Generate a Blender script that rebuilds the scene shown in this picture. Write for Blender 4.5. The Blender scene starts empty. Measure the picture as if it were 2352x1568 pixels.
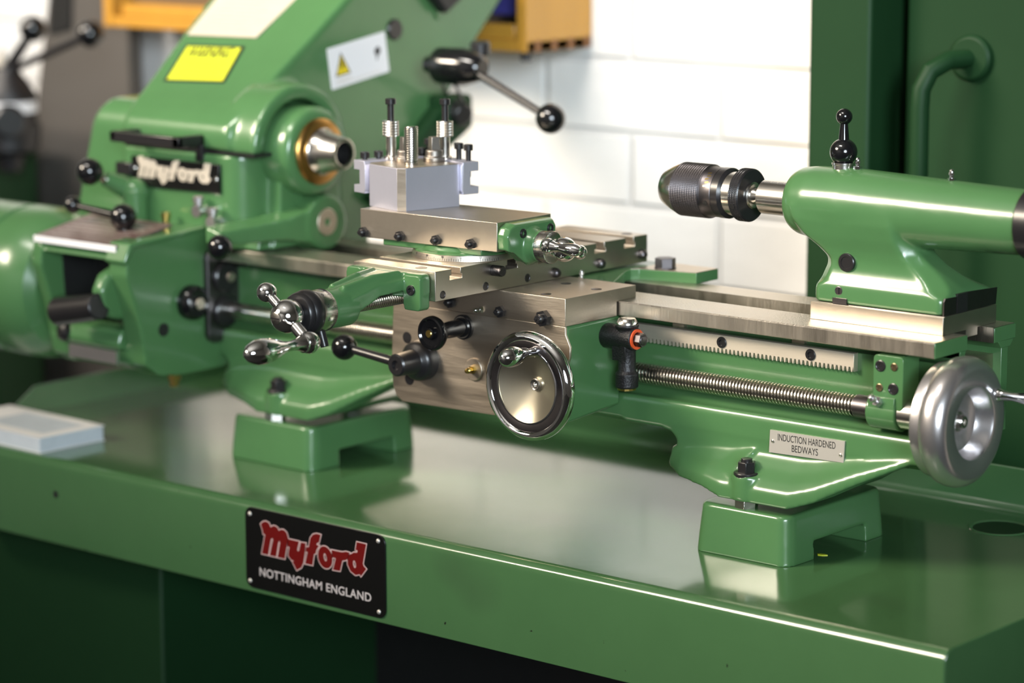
import bpy, bmesh, math, random
from mathutils import Vector, Matrix
random.seed(7)
sc = bpy.context.scene
col = sc.collection
PI = math.pi
S = 0.001            # all shapes are written in millimetres of the lathe's own frame
OZ = 0.967           # height of that frame's origin above the workshop floor, metres


def W(p):
    return Vector((p[0] * S, p[1] * S, p[2] * S + OZ))


# ------------------------------------------------------------------ camera
cam_d = bpy.data.cameras.new('camera')
cam = bpy.data.objects.new('camera', cam_d)
col.objects.link(cam)
sc.camera = cam
yaw, pit, rol = math.radians(40.3), math.radians(10.31), math.radians(0.1)
fwd = Vector((-math.sin(yaw) * math.cos(pit), math.cos(yaw) * math.cos(pit), -math.sin(pit)))
r0 = Vector((math.cos(yaw), math.sin(yaw), 0))
d0 = fwd.cross(r0)
rr_ = r0 * math.cos(rol) + d0 * math.sin(rol)
dd_ = d0 * math.cos(rol) - r0 * math.sin(rol)
M = Matrix((rr_, -dd_, -fwd)).transposed().to_4x4()
M.translation = W((1315.74, -1816.14, 407.80))
cam.matrix_world = M
cam_d.sensor_width = 36.0
cam_d.lens = 36.0 * 6400.0 / 2352.0
cam_d.clip_start = 0.05
cam_d.clip_end = 50
cam_d.dof.use_dof = True
cam_d.dof.focus_distance = 2.24
cam_d.dof.aperture_fstop = 3.4

# ------------------------------------------------------------------ world, exposure, lights
wd = bpy.data.worlds.new('workshop_air')
sc.world = wd
wd.use_nodes = True
wd.node_tree.nodes['Background'].inputs[0].default_value = (0.55, 0.6, 0.7, 1)
wd.node_tree.nodes['Background'].inputs[1].default_value = 0.02
vs = sc.view_settings
vs.view_transform = 'Standard'
vs.look = 'None'
vs.gamma = 1.0
vs.use_curve_mapping = False
vs.exposure = 0.25


def area(name, loc, target, sx, sy, power, colr, spread=180):
    l = bpy.data.lights.new(name, 'AREA')
    l.shape = 'RECTANGLE'
    l.size, l.size_y = sx, sy
    l.energy = power
    l.color = colr
    l.spread = math.radians(spread)
    o = bpy.data.objects.new(name, l)
    col.objects.link(o)
    o.location = loc
    o.rotation_euler = (Vector(target) - Vector(loc)).to_track_quat('-Z', 'Y').to_euler()
    return o


# front ceiling fluorescent, daylight from a window behind the camera, then added fill lights
area('ceiling_lamp_front', (-1.60, -1.75, 2.25), (-0.33, 0.05, 1.10), 2.0, 0.6, 6.0, (1.0, 0.87, 0.70), 28)
area('window_light', (2.1, -1.95, 1.75), (-0.42, 0.3, 1.12), 1.7, 1.1, 5.6, (0.80, 0.91, 1.0), 28)
area('wall_fill', (-0.95, -0.9, 2.5), (-0.95, 0.5, 1.08), 2.3, 0.2, 6.2, (1.0, 0.93, 0.85), 44)  # added fill with no known fixture, brightens the back wall
area('ceiling_fill', (-0.4, -1.5, 2.1), (-0.4, -1.5, 2.7), 2.2, 1.6, 12, (1.0, 0.96, 0.90), 150)  # added upward light, so chrome has a bright ceiling to reflect
area('front_wall_fill', (-0.6, -2.7, 2.4), (-0.6, -3.5, 1.2), 2.4, 0.3, 14, (1.0, 0.96, 0.90), 130)  # added light on the unseen front wall, for the chrome reflections


# ------------------------------------------------------------------ materials
MATS = {}


def mat(name, base, rough=0.4, metal=0.0, coat=0.0, noise=0.0, nscale=40.0, bump=0.0, bscale=300.0,
        stretch=(1, 1, 1), spec=0.5, aniso=0.0, rvar=0.0, rot=(0, 0, 0)):
    m = bpy.data.materials.new(name)
    m.use_nodes = True
    nt = m.node_tree
    b = nt.nodes['Principled BSDF']
    b.inputs['Base Color'].default_value = (*base, 1)
    b.inputs['Roughness'].default_value = rough
    b.inputs['Metallic'].default_value = metal
    b.inputs['Coat Weight'].default_value = coat
    b.inputs['Coat Roughness'].default_value = 0.09
    b.inputs['Specular IOR Level'].default_value = spec
    b.inputs['Anisotropic'].default_value = aniso
    if noise or bump or rvar:
        tc = nt.nodes.new('ShaderNodeTexCoord')
        mp = nt.nodes.new('ShaderNodeMapping')
        mp.inputs['Scale'].default_value = stretch
        mp.inputs['Rotation'].default_value = rot
        nt.links.new(tc.outputs['Object'], mp.inputs['Vector'])
    if noise or rvar:
        n = nt.nodes.new('ShaderNodeTexNoise')
        n.inputs['Scale'].default_value = nscale
        n.inputs['Detail'].default_value = 6
        n.inputs['Roughness'].default_value = 0.65
        nt.links.new(mp.outputs['Vector'], n.inputs['Vector'])
    if noise:
        mx = nt.nodes.new('ShaderNodeMix')
        mx.data_type = 'RGBA'
        mx.inputs[6].default_value = (*[c * (1 - noise) for c in base], 1)
        mx.inputs[7].default_value = (*[min(1, c * (1 + noise)) for c in base], 1)
        nt.links.new(n.outputs['Fac'], mx.inputs[0])
        nt.links.new(mx.outputs[2], b.inputs['Base Color'])
    if rvar:
        mr = nt.nodes.new('ShaderNodeMapRange')
        mr.inputs['To Min'].default_value = max(0.02, rough - rvar)
        mr.inputs['To Max'].default_value = rough + rvar
        mr.inputs['From Min'].default_value = 0.3
        mr.inputs['From Max'].default_value = 0.7
        nt.links.new(n.outputs['Fac'], mr.inputs['Value'])
        nt.links.new(mr.outputs['Result'], b.inputs['Roughness'])
    if bump:
        n2 = nt.nodes.new('ShaderNodeTexNoise')
        n2.inputs['Scale'].default_value = bscale
        n2.inputs['Detail'].default_value = 3
        nt.links.new(mp.outputs['Vector'], n2.inputs['Vector'])
        bp = nt.nodes.new('ShaderNodeBump')
        bp.inputs['Strength'].default_value = bump
        bp.inputs['Distance'].default_value = 0.001
        nt.links.new(n2.outputs['Fac'], bp.inputs['Height'])
        nt.links.new(bp.outputs['Normal'], b.inputs['Normal'])
    MATS[name] = m
    return m


GREEN = mat('machine_green_paint', (0.068, 0.170, 0.063), 0.25, 0, 0.30, 0.10, 18, 0.05, 160)
TRAYG = mat('tray_green_paint', (0.056, 0.136, 0.052), 0.15, 0, 0.60, 0.12, 9, 0.02, 90, rvar=0.06)


def flecks(m):
    nt = m.node_tree
    b = nt.nodes['Principled BSDF']
    src = b.inputs['Base Color'].links[0].from_socket
    tc = nt.nodes.new('ShaderNodeTexCoord')
    last = src
    for sc_, lo, hi, c in ((95.0, 0.765, 0.785, (0.012, 0.013, 0.010, 1)), (7.0, 0.64, 0.95, (0.040, 0.075, 0.036, 1))):
        n = nt.nodes.new('ShaderNodeTexNoise')
        n.inputs['Scale'].default_value = sc_
        n.inputs['Detail'].default_value = 2
        nt.links.new(tc.outputs['Object'], n.inputs['Vector'])
        mr = nt.nodes.new('ShaderNodeMapRange')
        mr.inputs['From Min'].default_value = lo
        mr.inputs['From Max'].default_value = hi
        nt.links.new(n.outputs['Fac'], mr.inputs['Value'])
        mx = nt.nodes.new('ShaderNodeMix')
        mx.data_type = 'RGBA'
        nt.links.new(mr.outputs['Result'], mx.inputs[0])
        nt.links.new(last, mx.inputs[6])
        mx.inputs[7].default_value = c
        last = mx.outputs[2]
    nt.links.new(last, b.inputs['Base Color'])


flecks(TRAYG)
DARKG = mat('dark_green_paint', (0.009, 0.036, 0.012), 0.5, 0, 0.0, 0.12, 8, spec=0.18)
STEEL = mat('ground_steel', (0.60, 0.545, 0.47), 0.36, 1, 0, 0.10, 60, 0.06, 500)
SCRAPE = mat('scraped_steel', (0.60, 0.545, 0.47), 0.36, 1, 0, 0.24, 60, 0.35, 700, (1.0, 1.0, 0.10), rvar=0.06, rot=(0, 0.6, 0))
PLATE = mat('brushed_steel', (0.58, 0.50, 0.41), 0.42, 1, 0, 0.22, 25, 0.10, 260, (0.25, 1, 2.5), rvar=0.08)
RACKLIT = mat('lit_rack_steel', (0.82, 0.74, 0.62), 0.5, 0.85, 0, 0.14, 60, 0.05, 300, (0.3, 1, 2))  # lighter steel copy, the direct light on the rack put into its colour
WORN = mat('worn_steel', (0.34, 0.31, 0.28), 0.42, 1, 0, 0.15, 80)
HARD = mat('hardened_steel', (0.60, 0.60, 0.70), 0.48, 0.8, 0, 0.04, 60)
BRIGHT = mat('turned_steel', (0.68, 0.65, 0.60), 0.22, 1, 0, 0.08, 90)
DISH = mat('satin_dish_steel', (0.76, 0.70, 0.55), 0.30, 1, 0, 0.04, 40)
ALU = mat('polished_aluminium', (0.68, 0.65, 0.65), 0.27, 0.92, 0, 0.03, 30)
CHROME = mat('chrome', (0.80, 0.80, 0.80), 0.05, 1)
BLACK = mat('black_oxide', (0.014, 0.013, 0.014), 0.32, 0, 0.1, 0.2, 50)
BALL = mat('black_plastic', (0.006, 0.006, 0.007), 0.12, 0, 0.2)
DSTEEL = mat('dark_steel', (0.13, 0.12, 0.125), 0.38, 1, 0, 0.15, 80)
IRON = mat('black_cast_iron', (0.010, 0.009, 0.010), 0.40, 0, 0.0, 0.2, 60, 0.5, 650)
BRASS = mat('brass', (0.55, 0.40, 0.12), 0.28, 1, 0, 0.1, 60)
DULLB = mat('dull_brass', (0.26, 0.20, 0.12), 0.35, 1, 0, 0.2, 80)
BRONZE = mat('bronze', (0.50, 0.27, 0.08), 0.30, 1, 0, 0.1, 60)
ORANGE = mat('orange_fibre', (0.75, 0.09, 0.02), 0.5)
YELLOW = mat('yellow_vinyl', (0.56, 0.62, 0.03), 0.4)
SIGNY = mat('sign_yellow', (0.80, 0.60, 0.01), 0.4)
WHITEV = mat('white_vinyl', (0.80, 0.79, 0.80), 0.4)
CREAM = mat('cream_label', (0.50, 0.44, 0.36), 0.45, noise=0.05, nscale=60)
INK = mat('black_ink', (0.012, 0.012, 0.012), 0.5)
PLATEBLK = mat('black_plate', (0.004, 0.004, 0.004), 0.28)
REDL = mat('red_enamel', (0.125, 0.003, 0.003), 0.35)
PINKL = mat('pale_outline', (0.62, 0.45, 0.44), 0.4)
SILVERT = mat('silver_lettering', (0.52, 0.48, 0.48), 0.4)
NICKEL = mat('nickel_label', (0.70, 0.66, 0.60), 0.36, 0.6, 0, 0.04, 60)
CHART = mat('gear_chart', (0.17, 0.11, 0.10), 0.35, 0.3, 0, 0.45, 60)
WOOD = mat('varnished_wood', (0.50, 0.245, 0.035), 0.35, 0, 0.2, 0.22, 14, 0, 1, (1, 1, 0.12))
WOODD = mat('wood_joint', (0.22, 0.085, 0.02), 0.45)
BLUE = mat('blue_poster', (0.045, 0.040, 0.22), 0.5)
PAPER = mat('white_paper', (0.80, 0.77, 0.75), 0.6)
PAPERB = mat('printed_paper', (0.52, 0.56, 0.60), 0.6, noise=0.2, nscale=40)
BOARD = mat('grey_board', (0.085, 0.075, 0.066), 0.6, 0, 0, 0.1, 8)
EDGEW = mat('board_edge_wood', (0.13, 0.075, 0.03), 0.6)
CEIL = mat('white_ceiling', (0.70, 0.69, 0.67), 0.8)
GREYW = mat('grey_wall', (0.50, 0.485, 0.47), 0.8)
FLOORM = mat('concrete_floor', (0.10, 0.10, 0.10), 0.6, noise=0.2, nscale=6)
GLASSM = mat('case_glass', (0.03, 0.03, 0.035), 0.08)
GROOVE_DARK = mat('groove_shade', (0.035, 0.035, 0.025), 0.5)  # dark colour standing in for shade in the leadscrew grooves


def brick_material():
    m = bpy.data.materials.new('painted_brick')
    m.use_nodes = True
    nt = m.node_tree
    b = nt.nodes['Principled BSDF']
    tc = nt.nodes.new('ShaderNodeTexCoord')
    sp = nt.nodes.new('ShaderNodeSeparateXYZ')
    cb = nt.nodes.new('ShaderNodeCombineXYZ')
    nt.links.new(tc.outputs['Object'], sp.inputs[0])
    nt.links.new(sp.outputs['X'], cb.inputs['X'])
    nt.links.new(sp.outputs['Z'], cb.inputs['Y'])
    mp = nt.nodes.new('ShaderNodeMapping')
    mp.inputs['Location'].default_value = (0.02, 0.010, 0)
    nt.links.new(cb.outputs[0], mp.inputs['Vector'])
    br = nt.nodes.new('ShaderNodeTexBrick')
    br.inputs['Scale'].default_value = 1.0
    br.inputs['Brick Width'].default_value = 0.232
    br.inputs['Row Height'].default_value = 0.0767
    br.inputs['Mortar Size'].default_value = 0.0045
    br.inputs['Mortar Smooth'].default_value = 0.6
    br.inputs['Color1'].default_value = (0.88, 0.86, 0.83, 1)
    br.inputs['Color2'].default_value = (0.85, 0.83, 0.80, 1)
    br.inputs['Mortar'].default_value = (0.77, 0.755, 0.735, 1)
    nt.links.new(mp.outputs[0], br.inputs['Vector'])
    nt.links.new(br.outputs['Color'], b.inputs['Base Color'])
    b.inputs['Roughness'].default_value = 0.55
    n = nt.nodes.new('ShaderNodeTexNoise')
    n.inputs['Scale'].default_value = 18
    n.inputs['Detail'].default_value = 5
    nt.links.new(tc.outputs['Object'], n.inputs['Vector'])
    ad = nt.nodes.new('ShaderNodeMath')
    ad.operation = 'MULTIPLY_ADD'
    ad.inputs[1].default_value = -1.0
    nt.links.new(br.outputs['Fac'], ad.inputs[0])
    nt.links.new(n.outputs['Fac'], ad.inputs[2])
    bp = nt.nodes.new('ShaderNodeBump')
    bp.inputs['Strength'].default_value = 0.7
    bp.inputs['Distance'].default_value = 0.004
    nt.links.new(ad.outputs[0], bp.inputs['Height'])
    nt.links.new(bp.outputs['Normal'], b.inputs['Normal'])
    return m


BRICK = brick_material()

# ------------------------------------------------------------------ object helpers
BASES = {}


def thing(name, base, label, cat, group=None):
    o = bpy.data.objects.new(name, None)
    o.empty_display_size = 0.02
    col.objects.link(o)
    o.location = W(base)
    o['label'] = label
    o['category'] = cat
    if group:
        o['group'] = group
    BASES[o.name] = W(base)
    return o


def base_of(o):
    return BASES[o.name] if o else Vector((0, 0, 0))


def axes(d):
    d = Vector(d).normalized()
    a = Vector((0, 0, 1)) if abs(d.z) < 0.9 else Vector((1, 0, 0))
    u = a.cross(d).normalized()
    v = d.cross(u)
    return d, u, v


class MB:
    """Collects shapes given in lathe millimetres (or in a local frame) into one mesh."""

    def __init__(s, frame=None):
        s.bm = bmesh.new()
        s.f = frame

    def add(s, verts, faces):
        vs_ = [s.bm.verts.new((s.f @ Vector(v)) if s.f else v) for v in verts]
        for f in faces:
            try:
                s.bm.faces.new([vs_[i] for i in f])
            except ValueError:
                pass
        return s

    def box(s, x0, x1, y0, y1, z0, z1):
        return s.prism('z', [(x0, y0), (x1, y0), (x1, y1), (x0, y1)], z0, z1)

    def prism(s, ax, pts, a, b, pts2=None):
        def P(p, t):
            return (t, p[0], p[1]) if ax == 'x' else (p[0], t, p[1]) if ax == 'y' else (p[0], p[1], t)
        n = len(pts)
        q = pts2 or pts
        return s.add([P(p, a) for p in pts] + [P(p, b) for p in q],
                     [tuple(range(n))[::-1], tuple(range(n, 2 * n))] +
                     [(i, (i + 1) % n, n + (i + 1) % n, n + i) for i in range(n)])

    def loft(s, rings, close=False):
        n = len(rings[0])
        vv = [p for r in rings for p in r]
        k = len(rings)
        ff = [(j * n + i, j * n + (i + 1) % n, ((j + 1) % k) * n + (i + 1) % n, ((j + 1) % k) * n + i)
              for j in range(k if close else k - 1) for i in range(n)]
        if not close:
            ff += [tuple(range(n))[::-1], tuple(range((k - 1) * n, k * n))]
        return s.add(vv, ff)

    def lathe(s, o, d, prof, seg=40, a0=0.0, cap=True):
        d, u, v = axes(d)
        o = Vector(o)
        vv, idx = [], []
        for t, r in prof:
            if r < 1e-6:
                idx.append([len(vv)] * seg)
                vv.append(o + d * t)
            else:
                idx.append(list(range(len(vv), len(vv) + seg)))
                for i in range(seg):
                    a = a0 + 2 * PI * i / seg
                    vv.append(o + d * t + u * (r * math.cos(a)) + v * (r * math.sin(a)))
        ff = []
        for j in range(len(prof) - 1):
            A, B = idx[j], idx[j + 1]
            for i in range(seg):
                k = (i + 1) % seg
                q = [A[i], A[k], B[k], B[i]]
                q = [x for n_, x in enumerate(q) if x not in q[:n_]]
                if len(q) > 2:
                    ff.append(tuple(q))
        if cap and prof[0][1] > 1e-6:
            ff.append(tuple(idx[0])[::-1])
        if cap and prof[-1][1] > 1e-6:
            ff.append(tuple(idx[-1]))
        return s.add(vv, ff)

    def cyl(s, p0, p1, r, r2=None, seg=28, a0=0.0):
        p0, p1 = Vector(p0), Vector(p1)
        return s.lathe(p0, p1 - p0, [(0, r), ((p1 - p0).length, r if r2 is None else r2)], seg, a0)

    def sphere(s, c, r, seg=28, d=(0, 0, 1)):
        n = seg // 2
        return s.lathe(c, d, [(-r * math.cos(PI * i / n), r * math.sin(PI * i / n) if 0 < i < n else 0) for i in range(n + 1)], seg)

    def tube(s, pts, r, seg=14, smooth=0):
        pts = [Vector(p) for p in pts]
        rs = r if isinstance(r, (list, tuple)) else [r] * len(pts)
        rings = []
        up = None
        for i, p in enumerate(pts):
            t = (pts[min(i + 1, len(pts) - 1)] - pts[max(i - 1, 0)]).normalized()
            if up is None:
                _, up, _ = axes(t)
            up = (up - t * up.dot(t)).normalized()
            w = t.cross(up)
            rings.append([p + up * (rs[i] * math.cos(2 * PI * k / seg)) + w * (rs[i] * math.sin(2 * PI * k / seg)) for k in range(seg)])
        return s.loft(rings)

    def knurl(s, o, d, t0, t1, r, seg=64, pitch=1.3, depth=0.35):
        d, u, v = axes(d)
        o = Vector(o)
        rows = max(3, int((t1 - t0) / pitch))

        def P(t, a, rr):
            return o + d * t + (u * math.cos(a) + v * math.sin(a)) * rr
        da, dt = 2 * PI / seg, (t1 - t0) / rows
        vv = [P(t0 + dt * j, da * (i + 0.5 * (j % 2)), r - depth) for j in range(rows + 1) for i in range(seg)]
        ff = []
        for j in range(rows):
            for i in range(seg):
                k = (i + 1) % seg
                a, b_, c, e = j * seg + i, j * seg + k, (j + 1) * seg + k, (j + 1) * seg + i
                m_ = len(vv)
                vv.append(P(t0 + dt * (j + 0.5), da * (i + 0.5 + 0.25), r))
                ff += [(a, b_, m_), (b_, c, m_), (c, e, m_), (e, a, m_)]
        ff += [tuple(range(seg))[::-1], tuple(range(rows * seg, rows * seg + seg))]
        return s.add(vv, ff)

    def thread(s, o, d, length, pitch, r, depth, seg=24):
        d, u, v = axes(d)
        o = Vector(o)
        prof = [(0.0, r - depth), (0.40, r - depth), (0.52, r), (0.88, r)]
        N = int(length / pitch * seg)
        vv = []
        for i in range(N + 1):
            a = 2 * PI * i / seg
            c = u * math.cos(a) + v * math.sin(a)
            for k, (t, rr) in enumerate(prof):
                vv.append(o + d * (pitch * i / seg + t * pitch) + c * rr)
        ff = []
        for i in range(N):
            for k in range(3):
                ff.append((i * 4 + k, (i + 1) * 4 + k, (i + 1) * 4 + k + 1, i * 4 + k + 1))
            if i + seg < N:
                ff.append((i * 4 + 3, (i + 1) * 4 + 3, (i + 1 + seg) * 4, (i + seg) * 4))
        return s.add(vv, ff)

    def hexa(s, p0, p1, af, a0=0.0):
        return s.cyl(p0, p1, af / 2 / math.cos(PI / 6), seg=6, a0=a0)

    def build(s, name, m, parent=None, bevel=0.0, bseg=2, ang=35, remesh=0.0, smooth=0, flat=False, sub=0, base=None):
        bm = s.bm
        bmesh.ops.recalc_face_normals(bm, faces=bm.faces)
        root = parent
        while root is not None and root.parent is not None:
            root = root.parent
        b = base if base is not None else base_of(root)
        for v in bm.verts:
            v.co = W(v.co) - b
        me = bpy.data.meshes.new(name)
        bm.to_mesh(me)
        bm.free()
        if m:
            me.materials.append(m)
        o = bpy.data.objects.new(name, me)
        col.objects.link(o)
        if parent:
            o.parent = parent
        else:
            o.location = b
        for p in me.polygons:
            p.use_smooth = not flat
        if not flat and not remesh:
            me.set_sharp_from_angle(angle=math.radians(ang))
        if remesh:
            r = o.modifiers.new('fuse', 'REMESH')
            r.mode = 'VOXEL'
            r.voxel_size = remesh * S
            r.use_smooth_shade = True
            if smooth:
                k = o.modifiers.new('fillet', 'SMOOTH')
                k.factor = 0.5
                k.iterations = smooth
        if sub:
            k = o.modifiers.new('sub', 'SUBSURF')
            k.levels = k.render_levels = sub
        if bevel:
            k = o.modifiers.new('edge', 'BEVEL')
            k.width = bevel * S
            k.segments = bseg
            k.limit_method = 'ANGLE'
            k.angle_limit = math.radians(32)
            k.harden_normals = False
        return o


def structure(o):
    o['kind'] = 'structure'
    return o


def curve_mesh(name, splines, m, parent, frame, depth=0.15, offset=0.0):
    """Flat lettering: filled 2D outlines (mm) extruded by depth, placed by a 4x4 frame in lathe mm."""
    cu = bpy.data.curves.new(name, 'CURVE')
    cu.dimensions = '2D'
    cu.fill_mode = 'BOTH'
    cu.extrude = depth
    cu.offset = offset
    for pts in splines:
        sp = cu.splines.new('POLY')
        sp.points.add(len(pts) - 1)
        for p, q in zip(sp.points, pts):
            p.co = (q[0], q[1], 0, 1)
        sp.use_cyclic_u = True
    return _curve_done(name, cu, m, parent, frame)


def text_mesh(name, body, m, parent, frame, size, depth=0.1, width=None, align='CENTER', bold=0.0, space=1.0, shear=0.0):
    cu = bpy.data.curves.new(name, 'FONT')
    cu.body = body
    cu.size = size
    cu.extrude = depth
    cu.offset = bold
    cu.align_x = align
    cu.align_y = 'CENTER'
    cu.space_character = space
    cu.shear = shear
    return _curve_done(name, cu, m, parent, frame, width)


def _curve_done(name, cu, m, parent, frame, width=None):
    t = bpy.data.objects.new(name, cu)
    col.objects.link(t)
    dg = bpy.context.evaluated_depsgraph_get()
    me = bpy.data.meshes.new_from_object(t.evaluated_get(dg))
    bpy.data.objects.remove(t)
    bpy.data.curves.remove(cu)
    if width and me.vertices:
        xs = [v.co.x for v in me.vertices]
        k = width / max(1e-6, max(xs) - min(xs))
        c = (max(xs) + min(xs)) / 2
        for v in me.vertices:
            v.co.x = (v.co.x - c) * k
    root = parent
    while root.parent is not None:
        root = root.parent
    b = base_of(root)
    for v in me.vertices:
        v.co = W(frame @ v.co) - b
    me.name = name
    me.materials.clear()
    me.materials.append(m)
    o = bpy.data.objects.new(name, me)
    col.objects.link(o)
    o.parent = parent
    return o


def fr(o, ex, ey):
    """Frame whose x runs along ex, y along ey, z out of the face."""
    ex, ey = Vector(ex).normalized(), Vector(ey)
    ey = (ey - ex * ey.dot(ex)).normalized()
    ez = ex.cross(ey)
    m = Matrix((ex, ey, ez)).transposed().to_4x4()
    m.translation = Vector(o)
    return m


def rrect(x0, x1, y0, y1, r, n=6):
    out = []
    for cx, cy, a in ((x1 - r, y1 - r, 0), (x0 + r, y1 - r, PI / 2), (x0 + r, y0 + r, PI), (x1 - r, y0 + r, 3 * PI / 2)):
        out += [(cx + r * math.cos(a + PI / 2 * i / n), cy + r * math.sin(a + PI / 2 * i / n)) for i in range(n + 1)]
    return out


def ell(cx, cy, rx, ry, n=28, rot=0.0):
    return [(cx + rx * math.cos(2 * PI * i / n) * math.cos(rot) - ry * math.sin(2 * PI * i / n) * math.sin(rot),
             cy + rx * math.cos(2 * PI * i / n) * math.sin(rot) + ry * math.sin(2 * PI * i / n) * math.cos(rot)) for i in range(n)]


def cap_screw(name, p, d, r, parent, h=3.0, m=None):
    """Socket head screw standing on a face at p along d."""
    d = Vector(d).normalized()
    p = Vector(p)
    b = MB()
    b.lathe(p, d, [(-1, r), (h - 0.4, r), (h, r - 0.5), (h, r * 0.52), (max(0.1, h - r * 0.6), r * 0.5), (max(0.1, h - r * 0.6), 0)], 20)
    return b.build(name, m or BLACK, parent)


def sunk_screw(name, p, d, r, parent, m=None):
    d = Vector(d).normalized()
    p = Vector(p)
    b = MB()
    b.lathe(p, d, [(-2, r), (0.5, r), (0.8, r * 0.82), (0.45, r * 0.74), (0.45, r * 0.46), (0.1, r * 0.40), (0.1, 0)], 20)
    return b.build(name, m or BLACK, parent)


def oil_nipple(name, p, d, parent, k=1.0, m=None):
    d = Vector(d).normalized()
    p = Vector(p)
    b = MB()
    b.hexa(p - d * 0.5, p + d * 2.5 * k, 6.2 * k)
    b.lathe(p, d, [(2.4 * k, 1.8 * k), (4.2 * k, 1.7 * k), (5.0 * k, 2.5 * k), (6.6 * k, 2.5 * k), (7.4 * k, 1.6 * k), (8.0 * k, 2.1 * k), (9.4 * k, 1.5 * k), (9.8 * k, 0)], 20)
    return b.build(name, m or CHROME, parent)


def lock_screw(name, p, d, parent, k=1.0):
    """Slotted grub screw with a hexagon lock nut."""
    d, u, v = axes(d)
    p = Vector(p)
    b = MB()
    b.hexa(p - d * 0.5, p + d * 3.2 * k, 8.0 * k, a0=0.3)
    b.lathe(p, d, [(3 * k, 2.6 * k), (6.2 * k, 2.6 * k), (6.8 * k, 2.1 * k), (6.8 * k, 0)], 16)
    for sgn in (-1, 1):
        b.lathe(p + d * 6.8 * k + u * (sgn * 1.2 * k), d, [(-.4, 0.9 * k), (0.5 * k, 0.8 * k), (0.5 * k, 0)], 10)
    return b.build(name, BLACK, parent)


# ------------------------------------------------------------------ the room
structure(MB().box(-3000, 2600, 500, 560, -967, 1750).build('wall_back', BRICK, base=W((0, 500, -967))))
structure(MB().box(-3000, 2600, -3560, -3500, -967, 1750).build('wall_front', GREYW, base=W((0, -3500, -967))))
structure(MB().box(-3060, -3000, -3560, 560, -967, 1750).build('wall_left', GREYW, base=W((-3000, 0, -967))))
structure(MB().box(2600, 2660, -3560, 560, -967, 1750).build('wall_right', GREYW, base=W((2600, 0, -967))))
structure(MB().box(-3060, 2660, -3560, 560, -1027, -967).build('floor', FLOORM, base=W((0, 0, -967))))
structure(MB().box(-3060, 2660, -3560, 560, 1750, 1800).build('ceiling', CEIL, base=W((0, 0, 1750))))

# ------------------------------------------------------------------ lathe stand: cabinet, chip tray, badge
MYFORD = [
    [[(-64.5, 23.3), (-61.5, 25.8), (-57.9, 26.8), (-54.3, 25.9), (-51.9, 22.3), (-49.3, 24.2), (-46.2, 24.3), (-43.2, 23.0), (-42.2, 20.9), (-39.6, 22.4), (-36.0, 22.6), (-32.5, 20.6), (-31.1, 17.1), (-31.4, 14.1), (-35.4, -3.3), (-44.3, -3.3), (-40.9, 10.3), (-41.6, 11.7), (-43.0, 10.1), (-45.8, -3.2), (-54.0, -3.2), (-49.4, 11.9), (-50.4, 12.8), (-52.1, 11.4), (-55.6, -3.2), (-63.8, -3.2), (-59.2, 14.7), (-61.8, 14.7), (-62.3, 18.0)]],
    [[(-30.6, 15.3), (-17.5, 15.3), (-20.0, 7.8), (-19.4, 6.3), (-17.7, 7.4), (-15.7, 14.8), (-9.5, 15.1), (-11.2, 4.1), (-12.8, -2.9), (-15.5, -7.8), (-21.1, -11.0), (-26.5, -3.7), (-24.2, -3.2), (-27.5, -2.8), (-31.0, 0.0), (-30.9, 3.0), (-29.5, 8.3), (-31.8, 8.1)]],
    [[(8.7, 25.5), (6.3, 18.2), (3.9, 17.3), (3.3, 15.7), (6.5, 15.8), (3.0, 10.9), (2.4, 7.8), (0.4, 7.1), (-1.8, -3.2), (-10.8, -3.3), (-7.6, 7.5), (-9.8, 7.6), (-9.0, 11.8), (-6.2, 12.3), (-5.1, 16.6), (-4.0, 20.8), (-0.8, 24.3), (3.2, 25.7)]],
    [ell(13.5, 6.4, 8.6, 9.8, 30, 0.25), ell(13.5, 6.4, 1.6, 3.4, 16, 0.25)],
    [[(20.9, 14.2), (33.7, 14.4), (38.1, 15.7), (42.5, 15.4), (40.6, 11.0), (38.0, 8.0), (34.0, 6.9), (30.9, -2.8), (22.5, -3.1), (25.9, 7.5), (22.7, 7.9)]],
    [[(50.9, 26.2), (62.0, 26.0), (57.9, 8.4), (58.8, 6.4), (61.9, 4.4), (55.3, -3.3), (53.9, -1.7), (49.0, -3.3), (43.2, -0.7), (39.9, 4.6), (39.9, 9.8), (42.9, 13.9), (47.4, 16.5), (51.1, 16.9), (51.8, 18.7), (49.3, 19.0)], ell(48.0, 6.2, 1.5, 3.2, 16, 0.2)],
]
stand = thing('lathe_stand', (-270, 40, -967), 'green sheet metal stand with shallow drip tray, carrying the whole lathe', 'stand')
# tray: one folded sheet, rounded front roll, drain recess in the top
tray_prof = [(-152, -248), (-152, -176)]
for i in range(1, 9):
    a = PI / 2 * i / 8
    tray_prof.append((-143 - 9 * math.cos(a), -176 + 9 * math.sin(a)))
tray_prof += [(235, -167), (244, -165.5), (248.5, -161), (248.5, -129), (252, -129), (252, -170), (-143, -170), (-149, -176), (-149, -248)]
b = MB()
n = len(tray_prof)
b.loft([[(x, p[0], p[1]) for p in tray_prof] for x in (-842, 309.5)])
b.prism('x', [(-151, -248), (-151.5, -176), (-149, -169), (-143, -167.2), (251, -167.2), (251, -248)], 308, 310)
b.prism('x', [(-151, -248), (-151.5, -176), (-149, -169), (-60, -165), (-20, -140), (248, -136), (251, -248)], -842, -839)
tray = b.build('drip_tray', TRAYG, stand, bevel=0.8, ang=50)
b = MB()
b.lathe((155, 187, -167), (0, 0, 1), [(0.05, 23.0), (0.9, 23.8), (1.2, 25.0), (1.0, 26.2), (0.05, 26.8)], 44, cap=False)
b.build('drain_rim', TRAYG, tray)
b = MB()
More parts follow.
